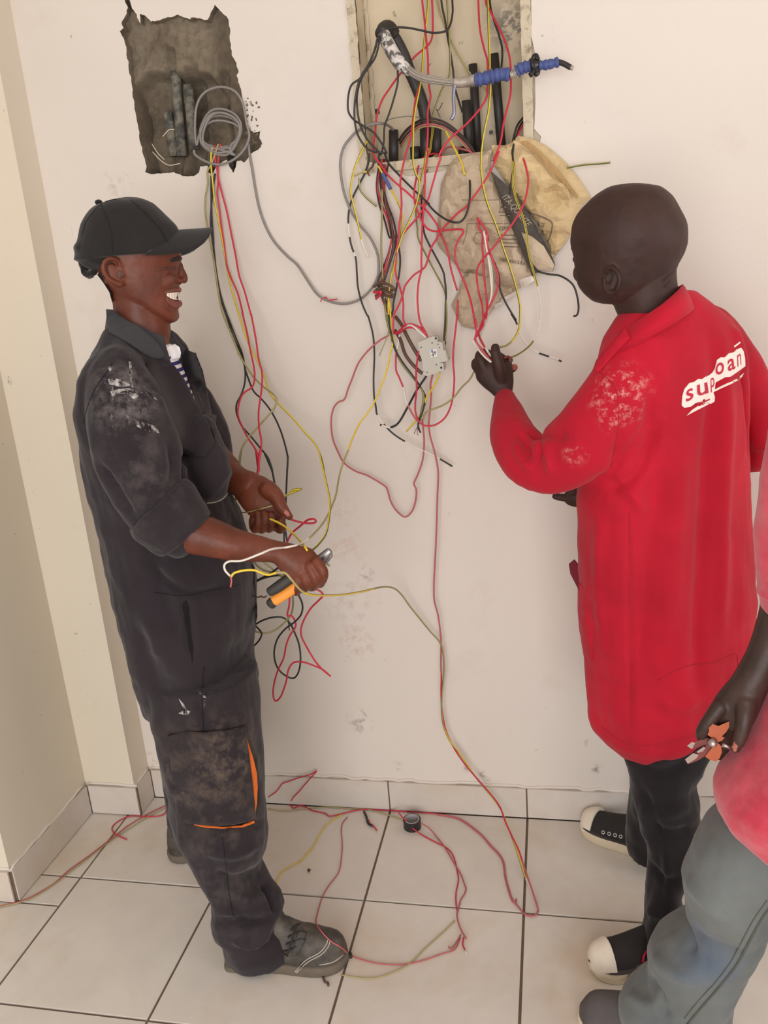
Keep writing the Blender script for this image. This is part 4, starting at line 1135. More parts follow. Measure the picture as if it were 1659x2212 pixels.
# pocket standing open, other pocket, seams
fl = [aty(1258, 1290, .0), aty(1277, 1258, -.02), aty(1241, 1212, .04), aty(1229, 1222, .06), aty(1232, 1240, .06), aty(1248, 1266, .04)]
fl = np.array(fl); c0 = fl.mean(0)
VF('pocket', shell(fl, fl + np.array([0, .012, 0]), [(0, 1, 2), (0, 2, 3), (0, 3, 4), (0, 4, 5)]), simple('red_cloth_inside', S(120, 12, 40), .9), redman)
add_patch('pocket_panel', 'p 1250,1262 1278,1258 1281,1300 1284,1360 1280,1420 1276,1430 1270,1400 1258,1330', bvR, M_red, redman, .004, .004, 8, .002)
for s in ('p 1360,1110 1362,1250 1362,1400 1361,1560 1361,1618', 'p 1420,1470 1480,1440 1545,1430 1588,1412 1594,1440', 'p 1278,1262 1282,1330 1284,1400', 'p 1300,1570 1350,1605 1410,1610 1500,1588', 'p 1290,800 1330,840 1336,920 1320,1010', 'p 1372,745 1400,730 1450,690 1498,660'):
    VF('seam', seam(pp(s), bvR, .0010, .0002, 8), simple('red_seam', S(168, 24, 46), .9) if 'red_seam' not in MATS else MATS['red_seam'], redman, True)
# print on the back
o_logo = add_patch('back_print', 'Y 245,1330 255,1180 290,1060 370,965 450,945 520,895 580,900 640,855 690,840 750,790 790,720 820,590 880,545 950,545 1010,480 1100,460 1150,410 1220,385 1260,440 1285,560 1290,690 1180,770 1050,860 960,870 850,930 800,960 790,1060 765,1120 790,1190 785,1270 720,1310 600,1290 480,1290 400,1350 290,1375', bvR, M_white, redman, .0016, .0016, 4, 0, 1.6, 1)
add_patch('print_swoosh', 'Y 320,1505 420,1400 540,1320 640,1285 720,1300 560,1380 440,1440', bvR, M_white, redman, .0016, .0016, 4, 0, 1.6, 1)
add_patch('print_swoosh', 'Y 765,1080 900,1010 1050,940 1160,890 1210,840 1270,795 1235,860 1190,910 1080,970 900,1050 770,1115', bvR, M_white, redman, .0016, .0016, 4, 0, 1.6, 1)
add_patch('print_swoosh', 'Y 1090,365 1200,285 1210,310 1100,395', bvR, M_white, redman, .0012, .0012, 4, 0, 1.6, 1)
def lettering(txt, quad, bv, mat, par, name='letter', off=.003, th=.0015, dflt=1.6, bold=.0):
    """word set on a surface: quad = photo points for the lower left, lower right, upper right, upper left of the line"""
    cu = bpy.data.curves.new('t', 'FONT'); cu.body = txt; cu.size = 1; cu.resolution_u = 3; cu.offset = bold
    o = bpy.data.objects.new('t', cu); COL.objects.link(o)
    dg = bpy.context.evaluated_depsgraph_get()
    me = bpy.data.meshes.new_from_object(o.evaluated_get(dg)); bpy.data.objects.remove(o); bpy.data.curves.remove(cu)
    P = np.array([v.co[:2] for v in me.vertices]); T = [tuple(p.vertices) for p in me.polygons]
    bpy.data.meshes.remove(me)
    lo, hi = P.min(0), P.max(0); q = (P - lo) / (hi - lo)
    A, B, C_, D_ = [np.array(k, float) for k in quad]
    W = []
    for a, b in q:
        p = A * (1 - a) * (1 - b) + B * a * (1 - b) + C_ * a * b + D_ * (1 - a) * b
        W.append(cast(bv, p[0], p[1], off, dflt))
    W = np.array(W); D = np.array([nrm(w - CAM) for w in W])
    tri = []
    for t_ in T:
        for i in range(1, len(t_) - 1): tri.append((t_[0], t_[i], t_[i + 1]))
    return VF(name, shell(W, W + D * th, tri), mat, par)
def yq(*a): return [tuple(pp('Y %f,%f' % k)[0]) for k in a]
lettering('s', yq((320, 1285), (445, 1215), (430, 1030), (320, 1090)), bvR, M_printred, o_logo, bold=.01)
lettering('u', yq((505, 1190), (690, 1130), (665, 950), (500, 1000)), bvR, M_printred, o_logo, bold=.01)
lettering('p', yq((725, 1120), (800, 1100), (775, 855), (720, 900)), bvR, M_printred, o_logo, bold=.0)
lettering('o', yq((800, 850), (945, 800), (935, 605), (800, 660)), bvR, M_printred, o_logo, bold=.01)
lettering('a', yq((1010, 780), (1130, 730), (1110, 540), (1000, 590)), bvR, M_printred, o_logo, bold=.01)
lettering('n', yq((1165, 700), (1225, 665), (1215, 470), (1155, 510)), bvR, M_printred, o_logo, bold=-.005)
add_patch('print_underline', 'Y 480,1290 580,1270 700,1220 715,1240 600,1290 490,1310', bvR, M_printred, o_logo, .003, .0015, 3, 0, 1.6, 1)

# trousers
trN = rowsloft([(1340, 1560, 1560, .02, .11), (1345, 1530, 1620, .0, .10), (1358, 1500, 1680, -.02, .09), (1368, 1508, 1730, -.04, .088), (1382, 1516, 1780, -.05, .085), (1394, 1514, 1815, -.06, .082), (1397, 1500, 1855, -.07, .078), (1398, 1478, 1900, -.08, .07), (1396, 1472, 1925, -.085, .068), (1394, 1478, 1960, -.09, .068), (1390, 1484, 2000, -.1, .068), (1384, 1482, 2022, -.105, .066), (1390, 1460, 2046, -.11, .06)])
trF = rowsloft([(1380, 1540, 1560, .14, .09), (1362, 1500, 1680, .17, .08), (1358, 1480, 1730, .18, .075), (1354, 1450, 1765, .19, .072), (1352, 1440, 1800, .2, .07), (1358, 1430, 1840, .2, .066)])
fT = fold_disp(bvh_of(remesh([trN], .008, 2)), [([(1370, 1640), (1420, 1670), (1490, 1650)], .014, -.008), ([(1380, 1750), (1430, 1760), (1500, 1740)], .014, .007), ([(1400, 1790), (1450, 1800), (1510, 1790)], .012, -.008), ([(1440, 1830), (1450, 1950), (1455, 2010)], .012, .006), ([(1400, 1860), (1430, 1900), (1470, 1900)], .012, -.008), ([(1380, 1700), (1410, 1760), (1420, 1830)], .014, -.008), ([(1395, 1960), (1430, 1975), (1475, 1960)], .012, .006)])
trm = remesh([trN, trF], .0055, 3, lambda co, no: 1.4 * fT(co) + wrinkle(.0045, 41)(co))
smooth_obj('trousers', trm, M_blk, redman)

# canvas shoes
cprof = [(0, .010, .060), (.06, .028, .072), (.2, .033, .082), (.38, .035, .085), (.55, .040, .070), (.70, .046, .054), (.82, .046, .046), (.92, .038, .040), (.98, .022, .030), (1, .006, .015)]
def canvas_shoe(heel, toe, px_eye, extra=()):
    m_ = remesh([shoe_parts(heel, toe, cprof, 0, .018)], .0042, 2)
    o_ = smooth_obj('canvas_shoe', m_, M_canvas, redman)
    bv = bvh_of(m_)
    VF('rubber_sole', sole(heel, toe, cprof, 0, .030, .005), M_rubber, o_, True)
    f, s, L = shoe_frame(heel, toe)
    line = sole(heel, toe, cprof, .027, .032, .0058); VF('sole_line', line, M_foxline, o_, True)
    capr = [(max(0, (t_ - .80) / .2), w, h) for t_, w, h in cprof if t_ >= .8]
    tcap = shoe_parts(heel + (toe - heel) * .85, toe + f * .004, [(0, .0485, .056), (.25, .047, .052), (.6, .041, .045), (.88, .026, .034), (1, .007, .016)], 0, .018)
    VF('toe_cap', tcap, M_toecap, o_, True)
    for q in px_eye:
        P = cast(bv, q[0], q[1], .001, 2.0); P2 = cast(bv, q[0] + 2, q[1] + 1, .001, 2.0)
        nn = nrm(CAM - P); u_ = nrm(np.cross(nn, (0, 0, 1))); v_ = np.cross(nn, u_)
        rr = [ringp(P + nn * .001, u_ * .0055, v_ * .0055, 12), ringp(P + nn * .003, u_ * .0045, v_ * .0045, 12), ringp(P + nn * .003, u_ * .0028, v_ * .0028, 12), ringp(P + nn * .001, u_ * .0024, v_ * .0024, 12)]
        VF('eyelet', loft(rr, False), M_eyelet, o_, True)
    return o_, bv
h1, t1 = np.array([.792, .208, 0]), np.array([.556, .340, 0])
s1, bvS1 = canvas_shoe(h1, t1, [(1303, 1798), (1316, 1801), (1329, 1804), (1341, 1807), (1355, 1825), (1369, 1832)])
h2, t2 = np.array([.806, -.062, 0]), np.array([.553, -.156, 0])
s2, bvS2 = canvas_shoe(h2, t2, [(1373, 2112), (1390, 2102), (1402, 2095)])
spatch('eyelet_strip', 'p 1352,2118 1362,2098 1380,2084 1400,2078 1410,2100 1390,2112 1370,2122', bvS2, M_canvasgrey, s2, .0012, .002, 5, 0, 2.0)
VF('heel_loop', tube(np.array([cast(bvS2, *q, .003, 2.0) for q in ((1388, 2080), (1390, 2066), (1396, 2054), (1400, 2072))]), .0028, 8), M_redlace, s2, True)

# =================================================================== worker in jeans at the right edge
jeanman = thing('person', 'man in faded jeans and pinkish red shirt cut off by the right edge', 'person')
YT = -.47
shirt = loft([prow(a, b, py, YT, lat, .25, 36, 2.3) for a, b, py, lat in lerp_rows([(1790, 1960, 770, .08), (1735, 2040, 820, .11), (1700, 2080, 900, .13), (1690, 2080, 1000, .13), (1700, 2060, 1200, .125), (1690, 2040, 1340, .125), (1662, 2020, 1450, .125), (1646, 2010, 1520, .125), (1614, 2000, 1600, .125), (1582, 1990, 1650, .125), (1545, 1975, 1705, .125), (1545, 1955, 1740, .12), (1566, 1920, 1778, .115), (1600, 1880, 1815, .105), (1630, 1830, 1838, .09)])])
slT = plimb([(1770, 900, -.52, 90), (1735, 1040, -.5, 84), (1712, 1180, -.46, 74), (1706, 1270, -.44, 66)], n=24)
shm = remesh([shirt, slT], .006, 3, lambda co, no: wrinkle(.004, 51)(co))
smooth_obj('shirt', shm, M_redfade, jeanman)
VF('sleeve_hem', plimb([(1708, 1270, -.44, 67), (1705, 1288, -.44, 66), (1703, 1296, -.44, 60)], n=24), M_redfade, jeanman, True)
armT = plimb([(1770, 900, -.52, 55), (1735, 1050, -.5, 52), (1712, 1200, -.46, 48), (1690, 1320, -.43, 46), (1655, 1410, -.44, 38), (1618, 1480, -.45, 39), (1588, 1530, -.455, 46, .6), (1572, 1558, -.455, 42, .5)], n=22)
fTm = [finger([(1556, 1525, -.46, 18), (1528, 1562, -.465, 15), (1516, 1588, -.46, 13), (1528, 1608, -.44, 11), (1545, 1612, -.43, 10)]),
       finger([(1570, 1545, -.45, 15), (1548, 1585, -.445, 14), (1538, 1612, -.43, 12), (1552, 1632, -.415, 11)]),
       finger([(1585, 1555, -.44, 15), (1568, 1600, -.43, 13), (1560, 1628, -.415, 12), (1572, 1642, -.405, 10)]),
       finger([(1598, 1560, -.435, 13), (1585, 1610, -.42, 12), (1578, 1638, -.405, 11), (1588, 1646, -.4, 9)]),
       finger([(1612, 1515, -.47, 22), (1608, 1555, -.485, 18), (1600, 1590, -.49, 15), (1588, 1616, -.485, 12)])]
hcT = aty(1880, 560, YT); hv = hcT - CAM; hv[2] = 0; hv = nrm(hv); hr = np.array([hv[1], -hv[0], 0]); HP = hcT @ hv
headT = head_rows([(1840, 1920, 395, .03, 2, 0), (1790, 1980, 420, .07, 2, 0), (1765, 2010, 480, .09, 2, 0), (1765, 2012, 540, .09, 2, 0), (1768, 1995, 600, .08, 2, 0), (1770, 1970, 650, .07, 2, 0), (1785, 1920, 690, .05, 2, 0), (1800, 1860, 705, .03, 2, 0)])
neckT = head_rows([(1830, 1980, 600, .06, 2, 0), (1830, 1975, 700, .062, 2, 0), (1820, 1980, 780, .07, 2, 0), (1790, 2010, 850, .1, 2, 0), (1780, 2030, 950, .11, 2, 0)])
noseT = hlimb([(1762, 560, 0, 10), (1752, 590, 0, 13), (1758, 602, 0, 12, 1.5)]); earT = hlimb([(1880, 560, .085, 8), (1890, 580, .09, 8), (1878, 610, .085, 8)])
bodyT = remesh([headT, neckT, noseT, earT, armT] + fTm + [plimb([(1850, 880, YT, 70), (1790, 880, -.5, 58)])], .003, 2, lambda co, no: .0005 * nz(co, (60, 60, 60), 25))
o_bT = smooth_obj('body', bodyT, M_skinT, jeanman)
bvBT = bvh_of(bodyT)
spatch('thumbnail', 'p 1576,1606 1588,1602 1594,1612 1590,1624 1578,1622', bvBT, M_pinkskin, o_bT, .0008, .0015, 3, 0, 1.3)
# jeans
jrow = [(1640, 1800, 1690, -.44, .085), (1575, 1770, 1740, -.44, .088), (1522, 1735, 1800, -.44, .09), (1499, 1712, 1835, -.44, .09), (1472, 1692, 1893, -.43, .088), (1477, 1682, 1922, -.425, .086), (1482, 1670, 1957, -.42, .084), (1484, 1656, 1993, -.41, .082), (1474, 1648, 2012, -.405, .082), (1440, 1642, 2026, -.40, .084), (1405, 1634, 2048, -.39, .086), (1398, 1624, 2067, -.385, .086),
        (1399, 1608, 2100, -.375, .084), (1398, 1598, 2120, -.37, .084), (1376, 1590, 2135, -.365, .084), (1350, 1584, 2150, -.36, .084), (1336, 1581, 2165, -.355, .084), (1338, 1581, 2190, -.35, .082), (1348, 1582, 2212, -.345, .08), (1356, 1580, 2240, -.34, .075), (1366, 1570, 2262, -.335, .065)]
jl = rowsloft(jrow)
jr = plimb([(1800, 1700, -.52, 130, .8), (1830, 1900, -.52, 105, .85), (1850, 2100, -.5, 100, .9), (1860, 2300, -.48, 95)], n=28)
fJ = fold_disp(bvh_of(remesh([jl], .008, 2)), [([(1480, 1900), (1520, 1940), (1580, 1990)], .012, .007), ([(1485, 2000), (1540, 2040), (1610, 2060)], .014, -.006), ([(1410, 2060), (1450, 2100), (1520, 2120)], .012, .008), ([(1480, 1960), (1490, 2020), (1500, 2060)], .010, -.007), ([(1350, 2150), (1400, 2170), (1450, 2160)], .012, .008), ([(1400, 2110), (1430, 2150), (1440, 2200)], .010, -.008)])
jm = remesh([jl, jr], .006, 3, lambda co, no: 1.4 * fJ(co) + wrinkle(.0035, 61)(co))
o_j = smooth_obj('jeans', jm, M_jean, jeanman)
bvJ = bvh_of(jm)
VF('side_seam', seam(pp('p 1668,1950 1640,1992 1615,2040 1590,2085 1555,2130 1520,2170 1485,2212'), bvJ, .0022, .001, 8), M_seamj, o_j, True)
VF('side_seam', seam(pp('p 1656,1945 1628,1986 1603,2032 1578,2078 1545,2122 1510,2160 1478,2200'), bvJ, .0010, .0006, 8), M_seamj, o_j, True)
tj = atz(1252, 2205, 0); hj = tj + np.array([.27, -.05, 0])
jshoe = remesh([shoe_parts(hj, tj, [(0, .01, .06), (.1, .036, .085), (.35, .040, .095), (.6, .047, .08), (.8, .048, .066), (.92, .040, .055), (1, .010, .025)], 0, .02)], .005, 3)
o_js = smooth_obj('suede_shoe', jshoe, M_suede, jeanman)
VF('rubber_sole', sole(hj, tj, [(0, .01, 0), (.1, .036, 0), (.35, .040, 0), (.6, .047, 0), (.8, .048, 0), (.92, .040, 0), (1, .010, 0)], 0, .024, .004), M_rubber, o_js, True)

collar_band([(1822, 742, 1988, 752, .085), (1806, 775, 2004, 785, .10), (1796, 800, 2016, 806, .11)], 'collar', M_redfade, jeanman, 0, 48, .94)
spatch('eyebrow', 'p 1772,540 1800,534 1812,540 1798,546', bvBT, M_hair, o_bT, .0008, .0015, 4, 0, 1.3)
spatch('eye', 'p 1780,556 1794,551 1806,556 1794,561', bvBT, M_creaseR, o_bT, .0008, .0015, 4, 0, 1.3)
spatch('lip', 'p 1768,636 1790,634 1808,640 1790,650 1770,648', bvBT, M_lip, o_bT, .0012, .0025, 4, .001, 1.3)
# ------------------------------------------------------------------ pliers
M_steel = simple('tool_steel', S(150, 146, 146), .35, .9, var=.1)
M_grip_black = simple('black_grip', S(46, 42, 38), .55, var=.2)
M_grip_orange = simple('orange_grip', S(240, 150, 52), .5, var=.08)
M_redgrip = simple('worn_orange_grip', S(178, 92, 58), .55, var=.15, vs=30)
M_jaw = simple('scuffed_jaw_steel', S(176, 160, 154), .3, .85, var=.15)
M_jawred = simple('painted_jaw', S(120, 62, 58), .5, .2, var=.2)
pl = thing('pliers', 'combination pliers with black and orange grips in the hand of the man in coveralls', 'pliers')
def rounded_bar(L, ratio=.6, n=16): return plimb([(a, b, y, r, ratio) for a, b, y, r in L], n=n)
VF('grip', rounded_bar([(582, 1279, -.225, 10), (600, 1268, -.222, 12), (625, 1250, -.215, 12), (655, 1228, -.2, 10)]), M_grip_black, pl, True)
VF('grip', rounded_bar([(590, 1300, -.215, 11), (615, 1283, -.212, 12), (640, 1266, -.208, 12), (665, 1244, -.2, 10)]), M_grip_orange, pl, True)
VF('grip_end', rounded_bar([(584, 1306, -.215, 11.5), (590, 1300, -.215, 12)]), M_grip_black, pl, True)
VF('pivot', rounded_bar([(668, 1230, -.195, 14), (685, 1215, -.19, 15)]), M_steel, pl, True)
VF('jaw', rounded_bar([(680, 1216, -.19, 10), (698, 1203, -.188, 10), (712, 1190, -.186, 8)]), M_steel, pl, True)
VF('jaw', rounded_bar([(688, 1222, -.187, 8), (702, 1212, -.184, 7), (714, 1198, -.183, 6)]), M_steel, pl, True)
pl2 = thing('pliers', 'pliers with worn orange grips held low by the man in jeans', 'pliers')
def zq(s): return [tuple(q) for q in pp('Z ' + s)]
def slab(s, y, th, mat, name, par, step=6):
    P, T = cdt(zq(s), step); f = np.array([aty(a, b, y) for a, b in P]); d = np.array([nrm(q - CAM) for q in f])
    return VF(name, shell(f, f + d * th, T), mat, par)
slab('445,1275 480,1262 530,1280 570,1262 625,1240 622,1290 600,1330 560,1370 585,1380 560,1410 520,1420 470,1380 435,1355 450,1320', -.475, .014, M_redgrip, 'grip', pl2)
slab('490,1450 520,1420 555,1455 560,1510 540,1560 510,1590 450,1570 415,1545 440,1510', -.47, .014, M_redgrip, 'grip', pl2)
slab('290,1455 300,1420 330,1420 390,1390 440,1380 490,1400 480,1440 430,1440 380,1455 310,1480', -.468, .010, M_jawred, 'jaw', pl2)
slab('240,1570 270,1545 310,1515 350,1490 400,1460 470,1420 500,1430 480,1480 430,1530 360,1575 300,1600 265,1608', -.468, .010, M_jawred, 'jaw', pl2)
slab('240,1570 310,1515 360,1530 340,1560 265,1608', -.472, .005, M_jaw, 'jaw_tip', pl2)
slab('258,1452 300,1418 330,1425 300,1482', -.472, .005, M_jaw, 'jaw_tip', pl2)
slab('345,1500 400,1460 420,1470 395,1500 350,1515', -.472, .005, M_jaw, 'cutting_edge', pl2)
VF('pivot', tube(np.array([aty(*pp('Z 480,1425')[0], -.482), aty(*pp('Z 480,1425')[0], -.462)]), .007, 14), M_jaw, pl2, True)
VF('spring', tube(np.array([aty(*pp('Z 560,1440')[0], -.47), aty(*pp('Z 600,1450')[0], -.47), aty(*pp('Z 640,1470')[0], -.472)]), .004, 8), M_jaw, pl2, True)

# ------------------------------------------------------------------ roll of tape and scraps on the floor
tr_c = atz(891, 1786, 0)
tape = thing('tape_roll', 'small roll of black insulating tape lying on the floor near the skirting', 'tape')
def annulus(c, ro, ri, z0, z1, n=28):
    rg = [ringp(c + [0, 0, z0], (ro, 0, 0), (0, ro, 0), n), ringp(c + [0, 0, z1], (ro, 0, 0), (0, ro, 0), n), ringp(c + [0, 0, z1], (ri, 0, 0), (0, ri, 0), n), ringp(c + [0, 0, z0], (ri, 0, 0), (0, ri, 0), n)]
    V, F = loft(rg + [rg[0]], False)
    return V, F
VF('tape_winding', annulus(tr_c, .0255, .0205, 0, .026), simple('black_tape', S(40, 34, 34), .35, var=.1), tape)
VF('cardboard_core', annulus(tr_c, .0212, .0192, .0005, .0275), simple('core_card', S(176, 172, 172), .4, var=.1), tape)

def scrap(name, s, z, r, mat, lb, cat='wire scrap'):
    P = np.array([atz(a, b, z) for a, b in catmull(pp(s), 4)]); P[:, 2] += r + rng.uniform(0, .002, len(P))
    return tag(VF(name, tube(P, r, 7), mat, None, True), lb, cat)
M_black = simple('black_insulation', S(44, 40, 38), .45, var=.15)
M_redw = simple('red_insulation', S(200, 44, 66), .42, var=.12)
M_redf = simple('dusty_red_insulation', S(186, 96, 98), .6, var=.15)
M_yel = simple('yellow_insulation', S(226, 196, 56), .42, var=.1)
M_grn = simple('green_insulation', S(92, 100, 40), .45, var=.15)
M_olv = simple('dusty_earth_insulation', S(168, 156, 104), .5, var=.15)
M_whw = simple('white_insulation', S(226, 218, 208), .45, var=.06)
M_gry = simple('grey_sheath', S(134, 128, 124), .5, var=.1)
M_brw = simple('brown_insulation', S(92, 66, 54), .5, var=.2)
M_cop = simple('copper_strand', S(150, 104, 84), .4, .7, var=.2)
M_bluet = simple('blue_tape', S(72, 86, 142), .6, var=.25, vs=90, bump=.4, bs=200)
scrap('wire_offcut', 'L 1105,565 1130,620 1150,690 1200,715', .0, .0035, M_black, 'short dark twisted offcut on the floor left of the tape roll')
scrap('wire_offcut', 'L 1155,650 1170,690 1210,720 1240,760', .002, .0022, M_redw, 'small red offcut twisted round the dark scrap left of the tape roll')
scrap('wire_offcut', 'T 335,1200 345,1225 362,1235 365,1248', 0, .0025, M_brw, 'tiny brown curl on the floor below the boot toe')
scrap('crumb', 'T 476,1075 482,1085 484,1100', 0, .004, M_black, 'dark crumb beside the tip of the boot', 'crumb')
scrap('crumb', 'T 258,640 268,645', 0, .004, M_brw, 'dark crumb alone in the middle of a floor tile', 'crumb')

# ------------------------------------------------------------------ circuit breaker hanging in the wires
mcb = thing('circuit_breaker', 'grey circuit breaker hanging by its wires below the box', 'circuit breaker')
M_mcb = simple('breaker_plastic', S(186, 180, 168), .5, var=.05)
M_dark = simple('dark_hole', S(40, 36, 34), .7)
ol = pp('I 568,412 690,362 795,322 860,332 868,385 850,395 935,415 952,530 985,535 1000,640 1022,660 1010,690 885,722 950,722 958,825 830,872 700,918 650,885 640,705 592,560')
P, T = cdt([tuple(q) for q in ol], 8); YM = .27
f = np.array([aty(a, b, YM) for a, b in P]); tv = np.array([.004, .0175, .002])
VF('body', shell(f, f + tv, T), M_mcb, mcb)
def mdisc(s, r, mat, name, y=YM):
    c_ = aty(*pp('I ' + s)[0], y); VF(name, tube(np.array([c_ + [0, -.0012, 0], c_ + [0, .004, 0]]), r, 10), mat, mcb)
for s, r in (('620,485', .0016), ('895,490', .0014), ('875,440', .0012), ('850,745', .0014), ('710,860', .0012), ('785,420', .0014), ('660,845', .0010)): mdisc(s, r, M_dark, 'rivet')
mdisc('840,352', .0026, M_dark, 'terminal_hole'); mdisc('920,790', .0026, M_dark, 'terminal_hole')
q = pp('I 755,535 850,510 858,620 765,640'); lf = np.array([aty(a, b, YM - .0008) for a, b in q])
VF('rating_label', shell(lf, lf + [0, .0015, 0], [(0, 1, 2), (0, 2, 3)]), M_whw, mcb)
q = pp('I 765,530 795,522 797,560 768,568'); lf = np.array([aty(a, b, YM - .0016) for a, b in q])
VF('label_mark', shell(lf, lf + [0, .0008, 0], [(0, 1, 2), (0, 2, 3)]), simple('blue_mark', S(110, 140, 200), .6), mcb)
for s in ('I 790,545 800,545 806,625 796,628', 'I 770,600 806,592 808,602 772,610', 'I 820,540 830,540 834,600 824,602', 'I 812,560 842,552 844,560 814,568'):
    lf = np.array([aty(a, b, YM - .0016) for a, b in pp(s)]); VF('label_mark', shell(lf, lf + [0, .0008, 0], [(0, 1, 2), (0, 2, 3)]), M_dark, mcb)
lf = np.array([aty(a, b, YM + .004) for a, b in pp('I 950,540 990,528 1022,655 975,665')])
VF('toggle', shell(lf, lf + [0, .009, 0], [(0, 1, 2), (0, 2, 3)]), simple('toggle_white', S(204, 198, 190), .5), mcb)

# ------------------------------------------------------------------ armoured cable with its taped tail
ac = thing('armoured_cable', 'thick black armoured cable bent over in the box with blue tape along its tail', 'cable')
def wp(s, ys):
    q = pp(s); y = np.interp(np.linspace(0, 1, len(q)), np.linspace(0, 1, len(ys)), ys)
    return np.array([aty(a, b, k) for (a, b), k in zip(q, y)])
M_sheath = simple('black_cable_sheath', S(52, 48, 46), .5, var=.2)
t = NT('peeling_armour_wrap')
c = t.mix(t.ramp(t.noise(70, 4, .6), .46, .54), S(104, 100, 98), S(222, 216, 210)); M_armour = t.done(c, .5, .2)
M_strand = simple('galvanised_strands', S(178, 168, 156), .5, .4, var=.3, vs=200)
VF('sheath', tube(catmull(wp('A 588,740 582,660 560,570 525,480 490,400 460,320 420,240 385,190', [YW + .055, YW + .045, YW + .03, YW + .02]), 5), np.full(36, .0135), 16), M_sheath, ac, True)
VF('bend', tube(catmull(wp('A 400,200 375,165 350,170 335,200', [YW + .02, YW + .0, YW - .02]), 6), .0165, 16), M_sheath, ac, True)
VF('armour_wrap', tube(catmull(wp('A 342,200 370,255 400,310 440,370', [YW - .02, YW - .035]), 6), .0148, 18), M_armour, ac, True)
VF('torn_end', tube(catmull(wp('A 435,360 470,395 500,415', [YW - .035, YW - .04]), 5), np.linspace(.0145, .010, 11), 12), M_armour, ac, True)
cen = catmull(wp('A 470,385 520,425 580,452 650,465 720,474 760,476 820,470', [YW - .04, YW - .05]), 8)
for k in range(26):
    a = k * 2.399; rr = .0095 * math.sqrt((k + .5) / 26)
    pr_ = np.linspace(1.05, .75, len(cen))[:, None]
    off = np.stack([np.zeros(len(cen)), math.cos(a) * rr * np.ones(len(cen)), math.sin(a) * rr * np.ones(len(cen))], 1) * pr_
    VF('armour_strand', tube(cen + off + .0012 * rng.normal(0, .4, (1, 3)), .0013, 5), M_strand, ac, True)
VF('strand_binding', tube(catmull(wp('A 755,475 790,478 830,470 875,458', [YW - .05, YW - .055]), 6), .0105, 12), M_strand, ac, True)
for i in range(6):
    q0 = pp('A %f,470' % (830 + i * 9))[0]; c_ = aty(q0[0], q0[1] - .4 * i, YW - .053)
    VF('binding_wire', tube(np.array([c_ + [.003 * math.sin(a), -.0115 * math.cos(a), .0115 * math.sin(a)] for a in np.linspace(0, 6.28, 16)]), .0011, 5), M_strand, ac, True)
def wrapped(s, ys, r, mat, name):
    c_ = catmull(wp(s, ys), 10); n_ = len(c_)
    rr = r * (1 + .10 * np.sin(np.arange(n_) * 1.1) + .08 * rng.normal(0, 1, n_)); rr[0] *= .7; rr[-1] *= .8
    VF(name, tube(c_, rr, 14), mat, ac, True)
wrapped('A 870,462 920,455 980,440 1030,430 1075,432', [YW - .055, YW - .06], .0135, M_bluet, 'blue_tape')
wrapped('A 1075,435 1095,428 1115,415', [YW - .06, YW - .06], .008, M_strand, 'bare_gap')
wrapped('A 1112,415 1150,392 1200,380', [YW - .06, YW - .065], .0115, M_bluet, 'blue_tape')
wrapped('A 1245,378 1290,374 1358,358', [YW - .066, YW - .07], .0092, M_bluet, 'blue_tape')
VF('black_tape', tube(catmull(wp('A 1190,390 1215,378 1250,372', [YW - .065, YW - .066]), 6), np.interp(np.linspace(0, 1, 13), [0, .3, .6, 1], [.009, .0165, .015, .008]), 14), simple('shiny_black_tape', S(34, 32, 32), .25), ac, True)
for s in ('A 1215,395 1208,420 1190,435', 'A 1215,365 1212,335 1225,322 1235,345', 'A 1228,395 1235,420 1220,432'):
    VF('black_tape', tube(catmull(wp(s, [YW - .07, YW - .075]), 5), .0055, 8), MATS['shiny_black_tape'], ac, True)
VF('core', tube(catmull(wp('A 1352,358 1385,368 1425,390', [YW - .07, YW - .075]), 6), .0058, 10), M_black, ac, True)
VF('core_tip', tube(wp('A 1423,388 1440,396', [YW - .075, YW - .075]), .0048, 8), M_strand, ac, True)
VF('foil_strip', tube(catmull(wp('A 757,485 750,530 748,580 752,630 748,665 735,692', [YW - .055, YW - .06]), 5), .0042, 6), simple('foil', S(150, 150, 172), .25, .8, var=.3), ac, True)

# ------------------------------------------------------------------ cement sack stuffed under the box
t = NT('kraft_paper')
c = t.mix(t.ramp(t.noise(8, 5, .6), .3, .7), S(178, 158, 134), S(210, 192, 168))
c = t.mix(t.math('MULTIPLY', t.ramp(t.noise(40, 5, .7), .58, .8), .4), c, S(150, 126, 100))
t.bump(t.noise(60, 5, .7), .5, .006); M_kraft = t.done(c, .8, spec=.25)
t = NT('kraft_paper_inside')
c = t.mix(t.ramp(t.noise(8, 5, .6), .3, .7), S(196, 168, 122), S(224, 202, 160)); t.bump(t.noise(40, 5, .7), .5, .006); M_kraft2 = t.done(c, .8, spec=.2)
M_print = simple('faded_print', S(122, 108, 92), .85, var=.25, vs=120)
M_band = simple('dark_printed_band', S(82, 76, 70), .8, var=.2, vs=60)
M_film = simple('clear_film_scrap', S(206, 196, 186), .2, var=.2, vs=60)
bag = thing('cement_sack', 'crumpled brown paper cement sack hanging under the open box', 'sack')
